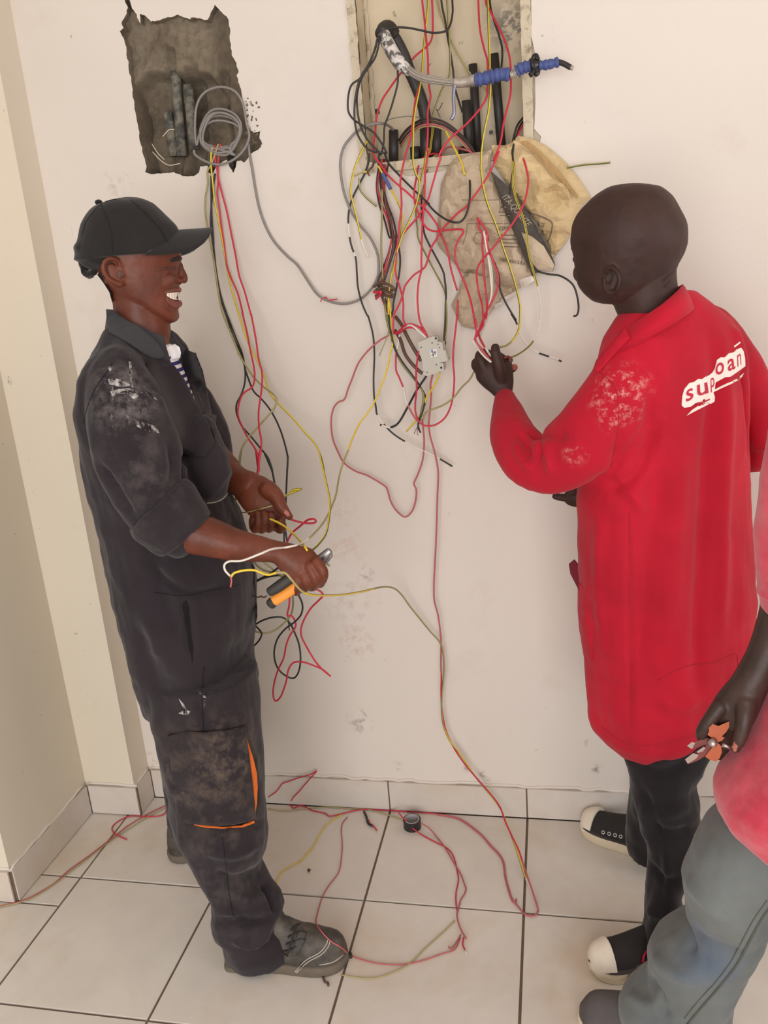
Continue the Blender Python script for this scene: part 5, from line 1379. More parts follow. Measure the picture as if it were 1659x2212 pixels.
def sheet(s, d_edge, d_mid, crump, seed, name, mat, th=.004, step=9, tilt=(0, 0)):
    poly = [tuple(q) for q in pp(s)]
    P, T = cdt(poly, step, jitter=.3)
    bd = dense(poly, step); e = np.min(np.linalg.norm(P[:, None] - bd[None], axis=2), axis=1); e = np.clip(e / 45, 0, 1)
    q = np.stack([P[:, 0] / 60, P[:, 1] / 60, np.full(len(P), seed)], 1)
    rg = (1 - 2 * np.abs(fbm(q, seed, 3))) * crump + crump * .6 * fbm(q * 2.7, seed + 5, 2)
    c0 = P.mean(0)
    d = d_edge + (d_mid - d_edge) * np.sqrt(e) + rg * (.4 + .6 * e) + (P[:, 0] - c0[0]) * tilt[0] + (P[:, 1] - c0[1]) * tilt[1]
    f = np.array([aty(a, b, YW - max(k, .004)) for (a, b), k in zip(P, d)])
    V, F = shell(f, f + np.array([0, th, 0]), T)
    o_ = VF(name, (V, F), mat, bag)
    return o_, BVHTree.FromPolygons(V.tolist(), [tuple(x) for x in F])
o_bk, bv_bk = sheet('G 620,60 740,60 800,40 870,-30 1000,-5 1130,60 1310,210 1450,380 1560,560 1480,620 1410,740 1385,860 1330,960 1195,1130 1150,1000 1050,800 900,600 750,400 640,250', .012, .045, .012, 3, 'back_ply', M_kraft2)
o_gs, bv_gs = sheet('G 600,290 700,380 810,480 960,680 1100,930 1195,1120 1220,1190 1195,1250 1060,1245 1010,1300 940,1150 830,860 720,600', .03, .045, .006, 5, 'gusset', M_band, tilt=(-.0001, 0))
o_fr, bv_fr = sheet('G 230,230 180,330 140,430 120,700 95,960 130,1030 270,1180 350,1270 430,1250 560,1330 700,1400 860,1420 1000,1340 1025,1290 990,1220 930,1100 830,870 720,600 640,380 600,290 620,100 545,130 480,130 380,150 300,165', .02, .062, .014, 7, 'front_ply', M_kraft)
o_lw, bv_lw = sheet('G 350,1290 300,1450 240,1570 290,1680 340,1770 470,1800 560,1700 660,1580 720,1520 860,1420 700,1350 560,1280 430,1240', .018, .05, .018, 9, 'torn_corner', M_kraft)
sheet('G 900,880 1000,920 1110,1010 1190,1150 1215,1195 1190,1250 1060,1240 1010,1180 960,1050', .05, .062, .004, 12, 'gusset_fold', M_kraft)
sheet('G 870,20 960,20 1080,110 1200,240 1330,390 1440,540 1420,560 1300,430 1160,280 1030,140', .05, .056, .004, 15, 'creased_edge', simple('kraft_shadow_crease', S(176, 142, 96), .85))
sheet('G 640,1560 700,1540 720,1500 880,1420 860,1450 760,1530 650,1610', .03, .04, .01, 16, 'plastic_film', M_film)
sheet('G 880,1330 930,1310 1000,1290 1025,1330 960,1380 900,1400', .06, .07, .012, 17, 'plastic_film', M_film)
def gq(*a): return [tuple(pp('G %f,%f' % k)[0]) for k in a]
M_bandtxt = simple('pale_letters', S(180, 164, 140), .85)
lettering('ITA-QUALITE', gq((705, 560), (940, 830), (1000, 800), (770, 520)), bv_gs, M_bandtxt, o_gs, 'lettering', .003, .0015, 1.9)
lettering('CEME', gq((690, 860), (790, 862), (790, 825), (690, 825)), bv_fr, M_print, o_fr, 'lettering', .0025, .0015, 1.9)
for i, (x0, y0, x1) in enumerate(((700, 905, 830), (715, 945, 850), (725, 980, 860), (735, 1015, 875), (690, 690, 770), (700, 720, 790), (705, 640, 760))):
    VF('print_line', seam(pp('G %f,%f %f,%f' % (x0, y0, x1, y0 + 4)), bv_fr, .0012, .001, 4, 1.9), M_print, o_fr)
lettering('HBR ASH S RA', gq((695, 1150), (940, 1195), (945, 1160), (700, 1118)), bv_fr, M_print, o_fr, 'lettering', .0025, .0015, 1.9)
for s in ('G 340,575 500,578 700,575', 'G 390,800 560,800 780,800', 'G 390,800 380,900 345,1000', 'G 480,880 450,960 500,990 590,960 560,890 480,880', 'G 690,575 700,640 690,700'):
    VF('print_line', seam(pp(s), bv_fr, .0007, .0008, 5, 1.9), M_print, o_fr)
for s in ('G 970,690 1080,730 1180,780 1190,840 1160,950 1130,980',):
    VF('print_line', seam(pp(s), bv_bk, .0016, .001, 5, 1.9), M_print, o_bk)
lettering('UTE', gq((1050, 820), (1110, 840), (1120, 800), (1060, 780)), bv_bk, M_print, o_bk, 'lettering', .003, .0015, 1.9)
lettering('BEL', gq((1060, 890), (1120, 905), (1125, 870), (1065, 855)), bv_bk, M_print, o_bk, 'lettering', .003, .0015, 1.9)
# ------------------------------------------------------------------ wires
WM = {'r': [M_redw], 'k': [M_black], 'y': [M_yel], 'e': [M_yel, M_grn], 'o': [M_olv], 'w': [M_whw], 'g': [M_gry], 'b': [M_brw], 'c': [M_cop], 'f': [M_redf], 'E': [M_olv, M_grn]}
def wire_mesh(P, r, col, n=7):
    """col: 'r' or [(fraction, 'r'), ...]"""
    if isinstance(col, str): col = [(0.0, col)]
    V, F = tube(P, r, n)
    mats = []; idx = {}
    for _, k in col:
        for m in WM[k]:
            if m.name not in idx: idx[m.name] = len(mats); mats.append(m)
    me = mkmesh('wire', V, F)
    for m in mats: me.materials.append(m)
    K = len(P) - 1; mi = np.zeros(len(F), int)
    for k in range(K):
        fr_ = k / K; key = [c_ for c_ in col if c_[0] <= fr_][-1][1]
        ms = WM[key]
        for i in range(n): mi[k * n + i] = idx[ms[1].name if (len(ms) > 1 and i in (0, 1, 4)) else ms[0].name]
    for f_ in range(K * n, len(F)):
        mi[f_] = mi[0] if (f_ - K * n) % 2 == 0 else mi[K * n - 1]
    me.polygons.foreach_set('material_index', mi.tolist())
    me.polygons.foreach_set('use_smooth', [True] * len(me.polygons))
    return me
NW = [0]
def smoothpts(P, k=6):
    return catmull(P, k)
def pull(P, bvs, r):
    """lay the points that would be buried in a hand, sleeve or boot on its surface"""
    out = P.copy()
    for i, p in enumerate(P):
        d = p - CAM; L = np.linalg.norm(d); d = d / L
        for bv in bvs:
            h = bv.ray_cast(Vector(CAM), Vector(d), L)
            if h[0] is not None: out[i] = np.array(h[0]) - d * (r + .0008)
    return out
def W(col, s, ys, label, r=.0023, name='wire', cat='wire', group=None, wob=.0012, over=()):
    q = pp(s); seg = np.r_[0, np.cumsum(np.linalg.norm(np.diff(q, axis=0), axis=1))]; u = seg / seg[-1]
    y = np.interp(u, np.linspace(0, 1, len(ys)), ys) if not isinstance(ys[0], tuple) else np.interp(u, [a for a, _ in ys], [b for _, b in ys])
    NW[0] += 1
    y = y + wob * 3 * vnoise(np.stack([u * 7, u * 0, u * 0 + NW[0] * 3.7], 1), NW[0])
    P = np.array([aty(a, b, k) for (a, b), k in zip(q, y)])
    if q[0][1] < -5:                       # comes down from the top of the box, above the frame
        P = np.vstack([[P[0][0], P[0][1], ZT - .004], [P[0][0], P[0][1], (ZT + P[0][2]) / 2], P])
    me = wire_mesh(pull(smoothpts(P), over, r), r, col)
    return tag(obj(name, me), label, cat, group)
def FW(col, s, label, r=.0021, zs=None, name='wire', cat='wire', over=()):
    """wire lying on the floor (zs: heights)"""
    q = pp(s); u = np.linspace(0, 1, len(q))
    z = np.full(len(q), .003) if zs is None else np.interp(u, [a for a, _ in zs], [b for _, b in zs])
    P = np.array([atz(a, b, k) for (a, b), k in zip(q, z)])
    P[:, 1] = np.minimum(P[:, 1], YW - .014)
    return tag(obj(name, wire_mesh(pull(smoothpts(P), over, r), r, col)), label, cat)
y0, y1, y2, y3 = YW + .02, YW - .02, YW - .05, YW - .08
LH = [YW - .010, YW - .014, YW - .03, .25, .12, .02]
# --- from the chased hole
W('e', 'D 165,75 150,120 150,250 165,400 180,550 215,730 245,890 275,1060 300,1200 340,1370 400,1570 E 395,150 440,300 490,430 560,570 620,700 660,830 700,900 780,990 880,1090 990,1220 1080,1320 1130,1430 1160,1560 K 1000,120 1040,300 1080,490 1075,600 1050,740 990,830 930,885', [YW - .010, YW - .014, YW - .03, YW - .03, .25, .05, -.17], 'earth wire from the rough hole bowing out right of the hands to the pliers')
W('E', 'D 215,45 190,120 150,230 118,290 120,400 100,520 98,640 115,780 150,960 180,1130 E 240,100 330,340 390,490 440,590 530,720 620,810 700,870 735,920 715,1000 640,1090 560,1180 480,1270 430,1350 405,1450 400,1560 K 370,90 355,230 335,420 325,500', LH, 'earth wire from the rough hole turning back left above the far forearm')
W('k', 'D 185,310 165,450 150,620 145,760 160,900 175,1000 195,1200 215,1370 280,1570 E 300,220 350,370 400,480 440,590 455,680 450,780 420,880 380,960 375,1030 395,1100 430,1170 500,1250 590,1360 660,1450 700,1570 K 560,110 610,220 640,350 660,430 690,560 720,700 740,820', [YW - .008, YW - .012, YW - .03, .25, .14, .12], 'black wire from the rough hole swinging left beside a red one')
W('k', 'D 150,330 150,500 155,700 170,900 180,1080 230,1380 290,1570 E 310,210 370,370 430,520 455,650 480,730 530,850 600,920 680,1020 750,1150 800,1290 835,1440 830,1570 K 745,130 735,330 725,560 715,700 715,820', [YW - .008, YW - .012, YW - .03, .26, .16, .13], 'black wire from the rough hole running straight down behind the hands')
W('r', 'D 180,60 185,180 205,290 210,400 205,500 225,640 245,800 265,940 290,1130 330,1250 390,1390 435,1570 E 430,150 470,320 500,480 530,620 540,720 520,810 440,870 400,960 390,1060 420,1150 480,1270 540,1360 575,1440 575,1570 K 490,80 510,160 505,240 495,305', [YW - .010, YW - .014, YW - .03, .26, .14, .06], 'left one of the two red wires from the rough hole')
W('r', 'D 235,45 220,120 210,250 215,360 250,500 290,650 330,850 370,1050 400,1220 450,1370 505,1570 E 510,170 550,380 575,560 605,680 605,800 590,920 575,1040 580,1180 600,1300 590,1420 570,1520 K 525,80 515,180 500,300', [YW - .010, YW - .014, YW - .035, .25, .13, .06], 'right one of the two red wires from the rough hole')
coil = []
for rx, ry, cx, cy in ((185, 205, 1062, 1180), (175, 180, 1058, 1190), (168, 150, 1064, 1185), (180, 120, 1060, 1200), (165, 190, 1070, 1200)):
    for a in np.linspace(.2, 2 * math.pi + .0, 14): coil.append('%f,%f' % (cx + rx * math.cos(a + 1.0) + 12 * math.sin(3 * a), cy + ry * math.sin(a + 1.0)))
W('g', 'U ' + ' '.join(coil) + ' 1190,1390 1060,1340 930,1310 880,1200 U 850,1300 835,1150 850,950 920,830 1050,780 1180,810 1260,920 1295,1100 1320,1220 1280,1330 1180,1430 1060,1475 940,1450 840,1390 825,1345', [YW - .002, YW - .012, YW - .004, YW - .016, YW - .008, YW - .02], 'coiled grey cable hanging at the bottom of the rough hole', .0030, 'cable', 'cable')
W('g', 'D 485,40 490,110 500,180 520,290 545,450 580,620 640,790 720,930 830,1050 920,1130 1000,1250 1080,1370 1150,1430 1240,1465 1340,1478 1430,1460 1520,1410 1600,1320 1645,1220 1650,1100 1630,1000 1570,880 1480,770 1400,640 1340,480 1310,300 1310,180 1340,70 A 150,800 190,760 270,720 340,715 385,735 402,760', [(0, YW - .006), (.3, YW - .012), (.6, YW - .03), (.93, YW - .02), (.965, YW - .01), (1, YW + .05)], 'grey cable slung across the wall from the rough hole to the box', .0031, 'cable', 'cable')
W('r', 'D 1130,1460 1145,1430 1180,1420 1195,1445 1240,1440 1280,1435', [YW - .02, YW - .022], 'short red tie twisted round the slung grey cable', .0014)
# --- box, left side
A1 = [YW + .05, YW + .02, YW - .02, YW - .04, YW - .05]
W([(0, 'k'), (.235, 'w'), (.275, 'k'), (.335, 'w'), (.35, 'k'), (.80, 'w'), (.83, 'k'), (.9, 'w'), (.97, 'k')], 'D 1565,130 1560,200 1530,300 1490,380 1420,520 1385,640 1378,760 1390,880 1410,970 1445,1070 1455,1200 1465,1330 1500,1470 1545,1576 E 1560,190 1600,350 1612,520 1605,740 1610,900 1625,990 C 400,640 450,710 520,775 640,845 760,900 880,970', [YW - .01, YW - .03, YW - .04, YW - .05, YW - .03], 'paint-spattered black wire hanging left of the others with its end pointing right')
W([(0, 'e'), (.85, 'w')], 'D 1555,0 1500,110 1440,250 1405,400 1400,490 1420,570 1450,690 1475,800 1510,950 1560,1060', [YW - .02, YW - .03, YW - .03], 'earth wire hanging beside the grey cable at the left of the box')
W('E', 'F 270,640 275,760 300,850 400,970 555,1100', [YW - .03, YW - .02], 'short cut-off earth wire pointing down left of the wire bundle')
W([(0, 'o'), (.5, 'y'), (.8, 'c')], 'F 195,605 300,555 390,540 440,600', [YW - .03, YW - .03], 'stubby yellow wire end below the left corner of the box', .0022)
W('b', 'F 400,560 440,500 480,460 505,400', [YW - .03, YW - .02], 'twisted brown wire stub below the left corner of the box', .0026)
W('k', 'A 740,-30 742,80 715,170 640,190 560,175 480,160 400,160 350,180 310,220 290,300 220,440 160,490 140,560 140,640 170,690 230,730 290,770 340,840 360,880', [YW + .06, YW + .0, YW - .04, YW - .05, YW - .02], 'black wire looping over the bent cable and round the left edge of the box')
W('k', 'A 320,205 300,260 270,350 210,450 185,540 175,640 180,720 200,790 250,860 310,880 365,885', [YW - .04, YW - .06, YW - .05, YW - .02], 'outer black wire hanging from the cable bend along the left edge')
W('k', 'A 325,215 296,330 235,420 203,490 190,570 196,660 215,740 260,820 330,890', [YW - .04, YW - .055, YW - .05, YW - .02], 'inner black wire hanging from the cable bend along the left edge')
W('k', 'A 425,395 425,480 400,580 375,660 350,730 345,820 330,890 F 600,250 580,420', [YW - .02, YW - .01, YW - .02], 'black wire dropping behind the bent cable to the bundle')
W([(0, 'e'), (.93, 'E')], 'A 945,-30 950,150 957,330 957,430 960,520 950,640 925,760 910,870 905,980 G 520,300 545,480 590,640 640,760 690,900 740,1060 790,1200 850,1400 885,1560 J 850,80 845,220 825,330 760,440 680,510 600,535', [YW + .05, YW - .04, YW - .075, YW - .085, YW - .085, .21], 'long yellow earth wire crossing the sack down to the raised hand')
W('r', 'A 890,-30 900,160 925,280 945,360 945,500 940,560 900,630 820,720 740,790 690,850 665,900 F 1600,300 1550,450 1500,620 1440,830 1390,990 1310,1150 1200,1300 1050,1470 960,1580', [YW + .06, YW + .0, YW - .04, YW - .05, YW - .05], 'red wire slanting left from the middle of the box into the bundle')
W('r', 'A 930,-30 960,60 1010,160 1050,250 1075,350 1080,480 1075,560 1040,700 1020,820 980,930 G 690,120 640,240 590,340 520,450 440,560 380,640 300,700 220,780 150,860 90,960 50,1030 0,1190 H 830,130 740,190 640,310 615,400 590,480 540,590 510,640 495,760 500,870', [YW + .06, YW + .0, YW - .07, YW - .085, YW - .06, YW - .07], 'red wire running from the top right of the box across the sack to the left')
W('k', 'A 955,-30 980,110 1010,200 1030,290 1025,390 1015,430', [YW + .07, YW + .06], 'black wire ending behind the blue tape beside the tallest conduit')
W('o', 'A 650,-30 690,130 740,250 800,360 850,430 960,540 1025,600', [YW + .08, YW + .075], 'dusty yellow wire slanting down to the tall conduits')
W('k', 'A 675,-30 700,120 715,220 730,300 745,400 755,500 780,590 800,650', [YW + .07, YW + .06], 'black wire dropping to the shortest tall conduit')
W('E', 'A 710,-30 718,120 728,300 725,430 680,520 650,600 625,680', [YW + .07, YW + .05], 'earth wire curving left behind the bare strands')
W('r', 'A 622,-30 628,100 625,210 600,262 530,322 480,380 430,440 380,510 335,580 305,670 295,760 285,850 290,900 315,935 F 740,590 930,770 1050,870 1200,1010 1290,1090 G 10,680 100,800 140,900 200,1040 240,1240 295,1430', [YW + .07, YW + .04, YW + .0, YW - .04, YW - .05, YW - .06], 'red wire passing behind the bent cable then slanting to the torn sack corner')
W('e', 'A 600,-30 592,120 578,250 565,420 550,520 530,620 517,720 515,820 F 1145,200 1150,400 1190,560 1250,690 1250,830 1220,980 1180,1120 1100,1300 1030,1450 960,1600 B 415,540 405,600 395,650', [YW + .07, YW + .0, YW - .03, YW - .05, YW - .06], 'yellow earth wire dropping from the middle of the box to the bundle tie')
W('r', 'A 565,-30 580,110 590,220 600,330 602,420 607,500 615,560 600,640 600,760 595,860 F 1400,200 1375,350 1350,500 1340,650 1335,850 1330,1050 1315,1200 1300,1400 1290,1659 H 830,10 830,130 800,260 783,450 795,640 820,760 880,870 905,930', [YW + .07, YW + .0, YW - .03, YW - .05, YW - .07, .28], 'red wire hanging nearly straight from the box to the breaker')
W('e', 'A 640,700 625,780 610,880 F 1380,150 1350,300 1330,450 1300,560 1270,700 1250,800', [YW + .02, YW - .02, YW - .035], 'short yellow earth wire beside the straight red one below the box')
W('r', 'A 560,470 530,570 515,680 500,800 475,880 450,990 F 940,720 955,900 960,1100 940,1280 920,1450 900,1659 H 520,50 525,180 565,310 605,450 615,560 615,720 660,785 760,790 850,840 900,910', [YW + .0, YW - .03, YW - .05, YW - .06, .29], 'red wire falling from the strands and bending into the top of the breaker')
W('r', 'A 660,890 620,890 F 1320,310 1240,440 1210,600 1180,760 1165,900 1185,1070 1240,1220 1310,1370 G 20,850 90,872 180,862 280,853 340,855 352,885 310,950 277,1040 283,1150 322,1260 370,1370 412,1490 445,1630 470,1780 J 280,180 292,330 280,440 370,570 450,660', [YW + .04, YW - .04, YW - .06, YW - .09, YW - .09, .2, .17], 'red wire with a sharp hook in front of the sack running into the raised hand')
W('E', 'F 1550,262 1480,290 1420,400 1375,560 1330,760 1290,900 1210,1080 1200,1250 1220,1450 1250,1659 H 990,140 1060,270 1112,390 1128,520 1135,700 1130,850 1115,980', [YW + .03, YW - .03, YW - .04, YW - .05], 'earth wire joined to the black one in a taped end beside the breaker')
W('k', 'F 1560,290 1500,320 1440,430 1400,570 1350,720 1300,880 1285,1050 1295,1250 1320,1480 1380,1659 H 1080,120 1110,250 1125,400 1120,560 1115,750 1105,900 1100,990', [YW + .03, YW - .03, YW - .04, YW - .05], 'black wire joined to an earth wire in a taped end beside the breaker')
W('k', 'H 1095,985 1108,1000 1100,1040 1108,1070', [YW - .05, YW - .05], 'black taped joint hanging at the right of the breaker', .0042, 'taped_joint', 'joint')
W('k', 'F 690,250 750,400 930,600 1150,820 1400,1050 G 0,590 90,690 200,765 300,790 360,750 400,650 415,520 410,350 390,200 380,150', [YW + .0, YW - .03, YW - .06, YW - .095, YW - .08, YW + .02], 'black wire sagging in a deep curve across the front of the sack')
W([(0, 'k'), (.18, 'e'), (.60, 'w'), (.85, 'E')], 'A 1165,665 1120,720 1095,800 1090,850 G 815,150 825,300 820,430 850,560 895,680 930,800 955,920 965,1050 1000,1200 1040,1340 1070,1480 1085,1600 1080,1720 J 1110,150 1080,320 1000,480 880,590 760,655 640,680', [YW + .04, YW - .06, YW - .09, YW - .09, YW - .06, .22], 'yellow and white wire bowing out right over the dark printed band')
W('r', 'A 1170,690 1130,760 1105,840 G 870,90 920,190 950,290 965,400 940,560 890,680 810,810 720,920 620,1040 540,1130 490,1210 480,1310 500,1450 530,1560 540,1680 J 380,250 330,330 290,400', [YW + .03, YW - .06, YW - .10, YW - .10, YW - .08, .2], 'thick red wire sweeping over the sack from its right side', .0022)
W('k', 'A 1168,680 1130,735 G 820,100 825,270 800,430 790,520', [YW + .04, YW - .05, YW - .06], 'black wire tucked behind the dark printed band')
W([(0, 'k'), (.52, 'w'), (.80, 'k'), (.88, 'w'), (.96, 'k')], 'G 590,1060 650,1180 690,1300 700,1420 760,1560 850,1710 J 740,110 800,210 830,310 890,430 950,510 1050,590 1180,640 1300,680 1380,715', [YW - .085, YW - .08, YW - .06, YW - .05], 'black wire turned white at the end sticking out right of the raised hand')
W('k', 'G 1050,1250 1150,1275 1260,1290 1350,1340 1400,1400 1430,1500 1440,1600 1425,1660 1390,1672', [YW - .05, YW - .06, YW - .06], 'black wire hooking down in front of the bald man')
W('E', 'G 1330,272 1480,245 1600,236 1737,223', [YW - .04, YW - .03], 'short stray earth wire sticking out right of the sack')
W('r', 'G 490,750 500,840 535,900 530,1000 538,1100 545,1250 560,1400 575,1550 570,1680 J 380,180 320,320 270,430', [YW - .08, YW - .085, YW - .085, .19], 'left red wire of the cluster gathered into the raised hand')
W('r', 'G 480,740 545,830 580,900 580,1000 640,1170 680,1290 670,1420 620,1540 560,1650 J 400,150 350,260 320,370 400,540', [YW - .085, YW - .09, YW - .09, .18], 'red wire bulging right in the cluster gathered into the raised hand')
W('w', 'G 545,870 570,1020 600,1200 615,1350 620,1450 590,1600 J 440,20 420,140 370,260 330,360 340,450 420,570 480,650', [YW - .085, YW - .09, YW - .085, .16], 'front white wire gathered into the raised hand')
W('w', 'G 560,900 590,1050 620,1250 628,1400 610,1540 J 430,100 432,180 390,280 350,400 370,480 440,590', [YW - .08, YW - .085, YW - .08, .17], 'second white wire tucked behind the front one')
W('f', 'J 270,430 300,480 380,600 480,710', [.19, .155], 'pink wire lying across the fingers of the raised hand', over=[bvBR])
W('w', 'J 230,440 280,510 330,580 400,660 480,725', [.2, .15], 'white wire end crossing the knuckles of the raised hand', over=[bvBR])
# --- bundle to the tie and the breaker
core = 'F 700,330 650,600 640,800 690,1050 770,1300 830,1600 B 410,430 395,520 365,610 335,690 330,740 350,800 385,880'
names = ['black wire at the left of the tied bundle', 'red wire at the left of the tied bundle', 'black wire in the middle of the tied bundle', 'dark red wire in the middle of the tied bundle', 'black wire at the right of the tied bundle', 'brown wire at the back of the tied bundle']
for i, (cl, dx) in enumerate((('k', -13), ('r', -8), ('k', -3), ('r', 3), ('k', 7), ('b', 1))):
    q = pp(core); q[:, 0] += dx * (1 - np.abs(np.linspace(-.1, 1.0, len(q))) * .7) + 2 * np.sin(np.arange(len(q)) * 1.3 + i * 2)
    W(cl, 'p ' + ' '.join('%f,%f' % tuple(k) for k in q), [YW - .0, YW - .03 - .004 * i, YW - .04 - .003 * i], names[i], .0022, group='wires of the tied bundle')
for i, (s, cl, lb) in enumerate((('H 260,330 330,285 430,300 500,350 480,372 380,340 290,360', 'b', 'brown upper loop of the knot round the tied bundle'), ('H 270,380 350,375 450,400 500,440 470,450 360,420 280,440', 'b', 'brown lower loop of the knot round the tied bundle'), ('H 260,390 300,400 350,390 330,430 290,470', 'r', 'red end in the knot round the tied bundle'))):
    W(cl, s, [YW - .055, YW - .07, YW - .05], lb, .0034, 'tie_wire')
W([(0, 'y'), (.3, 'e')], 'F 580,440 650,560 720,690 790,830 860,960 930,1090 970,1250 965,1450 940,1659 B 420,520 400,600 385,680 375,760 370,850 385,950 405,1050', [YW - .02, YW - .04, YW - .06, YW - .06], 'yellow earth wire with a blue taped joint under the box')
bt_ = tag(VF('blue_taped_joint', tube(catmull(np.array([aty(a, b, YW - .045) for a, b in pp('F 650,560 690,640 730,710 785,820')]), 5), .0042, 10), M_bluet, None, True), 'blue taped joint on a yellow wire under the box', 'joint')
W('E', 'F 640,820 640,1100 640,1400 630,1659 B 335,600 345,750 360,900 385,1000 H 470,900 500,1010 540,1100', [YW - .03, YW - .05, YW - .06], 'dull earth wire hanging straight at the left of the bundle')
W('k', 'B 430,480 440,560 435,640 420,720 400,820 H 495,580 470,700', [YW - .04, YW - .055], 'black wire bowing right past the knot of the bundle')
W([(0, 'y'), (.52, 'o'), (.70, 'w')], 'H 540,30 480,180 450,300 445,450 465,700 470,900 490,1000 470,1080 450,1180 420,1320 370,1470 C 380,560 330,640 290,690 250,770 220,850 180,950 155,1040 130,1170 K 1040,640 940,760 850,825 740,855 620,870 520,910 380,962 280,968 240,995 245,1040 285,1085', [YW - .05, YW - .065, YW - .07, YW - .09, .15, -.1, -.285, -.3], 'bright yellow wire turning white and reaching from the bundle over the near forearm', .0022, over=[bvB, bvC, bvCuff])
W('f', 'H 440,910 350,960 260,1030 160,1130 70,1260 0,1440 C 215,470 190,540 150,560 120,600 105,680 115,790 150,880 190,950 260,1000 340,1030 440,1090 465,1120 485,1190 520,1250 575,1293 620,1260 645,1190 650,1120 635,1080 660,1020 690,930 700,820 695,740 688,670', [YW - .05, YW - .04, YW - .03, YW - .03, YW - .04], 'red wire making the big loose loop low in the middle of the wall')
W('r', 'G 305,1520 290,1700 I 1160,0 1130,250 1100,550 1100,750 1115,950 1100,1180 1060,1370 980,1530 860,1630 740,1660 640,1640 570,1560 535,1440 535,1300 555,1100 545,900 560,700 580,545', [YW - .04, YW - .06, YW - .07, YW - .075, YW - .1], 'red wire hooped below the breaker')
W([(0, 'w'), (.15, 'r'), (.55, 'w'), (.75, 'f')], 'I 300,290 270,450 245,600 245,820 290,930 350,1080 380,1220 430,1370 520,1530 570,1590', [YW - .06, YW - .07, YW - .07], 'paint-flecked red wire left of the breaker')
W('r', 'H 500,880 560,860 620,800 700,775 780,800 860,870 905,920', [YW - .06, YW - .09, .28], 'upper red wire of the braid into the breaker')
W('r', 'H 505,890 570,880 640,830 710,815 790,850 870,920', [YW - .06, YW - .095, .28], 'lower red wire of the braid into the breaker')
W('w', 'H 590,870 640,800 720,795 800,860 885,935', [YW - .06, YW - .1, .275], 'white wire of the braid into the breaker')
W('b', 'I 240,30 330,150 400,300 480,450 550,570 620,690', [YW - .05, YW - .08, .28], 'thick brown lead running behind the top of the breaker', .0045, 'cable', 'cable')
W('b', 'I 230,230 310,370 370,560 450,690 560,810 640,880', [YW - .05, YW - .08, .28], 'thick brown lead running to the bottom of the breaker', .0042, 'cable', 'cable')
W('E', 'I 110,0 150,180 190,400 260,590 340,740 480,920 580,1040 650,1170 650,1300 610,1500 570,1640', [YW - .06, YW - .06, YW - .06], 'earth wire curving below the breaker beside a black one')
W('k', 'I 130,0 170,260 220,480 330,690 560,1000 680,1210 680,1300 640,1450 590,1600 575,1680 610,1760', [YW - .065, YW - .06, YW - .06], 'black wire with frayed end below the breaker')
for i, s in enumerate(('I 585,1640 540,1720 515,1780', 'I 585,1650 560,1740 575,1800', 'I 585,1650 600,1720 620,1760')):
    W('c', s, [YW - .06, YW - .055], ('left', 'middle', 'right')[i] + ' copper strand of the frayed end below the breaker', .0009, 'copper_strand')
W([(0, 'y'), (.5, 'e')], 'I 900,860 840,1020 760,1140 700,1240 680,1320 620,1480 540,1580 400,1740', [.285, YW - .06, YW - .05], 'yellow wire from under the breaker slanting down left')
W([(0, 'k'), (.72, 'w'), (.93, 'k')], 'I 700,915 560,1120 440,1340 300,1590 200,1670 90,1670 10,1640', [.285, YW - .06, YW - .05], 'straight thick black lead slanting down from the breaker', .0028)
W('o', 'I 1420,830 1340,970 1220,1090 1120,1220 1000,1320 880,1380 770,1420 680,1470 650,1560', [.2, YW - .08, YW - .05], 'pale dusty wire drooping from the raised hand towards the breaker')
W('o', 'H 440,860 400,980 330,1150', [YW - .06, YW - .05], 'thin pale wire end hanging left of the braid', .0015)
W([(0, 'f'), (.55, 'r'), (.9, 'f')], 'I 790,900 760,1050 770,1200 755,1400 740,1550 735,1640 C 740,780 770,890 790,1010 785,1160 780,1340 N 615,250 605,440 600,560 605,680 635,800 655,950 660,1040 658,1200 662,1300 660,1450 670,1600 700,1750 760,1880 830,1990 900,2080 1010,2205 M 1060,90 1130,270 1200,420 1270,570 1330,750 1400,960 1445,1100 1475,1200', [(0, .285), (.06, YW - .05), (.2, YW - .03), (.60, YW - .03), (.70, YW - .035), (.76, YW - .05), (1, .010)], 'long pink-red wire falling from the breaker all the way to the floor')
W([(0, 'y'), (.12, 'o'), (.2, 'e'), (.34, 'E'), (.66, 'e'), (.93, 'w')], 'K 290,1095 320,1060 400,1040 480,1040 580,1075 650,1060 720,1060 770,1110 850,1200 930,1235 1100,1240 1250,1225 1400,1195 N 0,605 100,580 200,563 280,580 340,635 400,720 480,820 570,930 655,1030 680,1140 685,1240 675,1350 665,1480 665,1600 680,1710 730,1830 800,1920 850,1990 920,2100 1000,2200 M 1060,100 1120,230 1180,380 1240,540 1290,700 1340,850 1390,970 1440,1100 1470,1190', [(0, -.31), (.06, -.29), (.10, -.26), (.13, -.262), (.18, -.20), (.28, .1), (.36, .32), (.44, YW - .03), (.76, YW - .035), (.82, YW - .05), (1, .013)], 'long yellow earth wire from the plier hand to the wall and down to the floor', over=[bvB, bvC])
FW('f', 'M 1475,1200 1460,1245 1400,1262 1330,1240 1280,1180 1240,1130 1245,1085', 'pink wire end curling on the tile joint at the right')
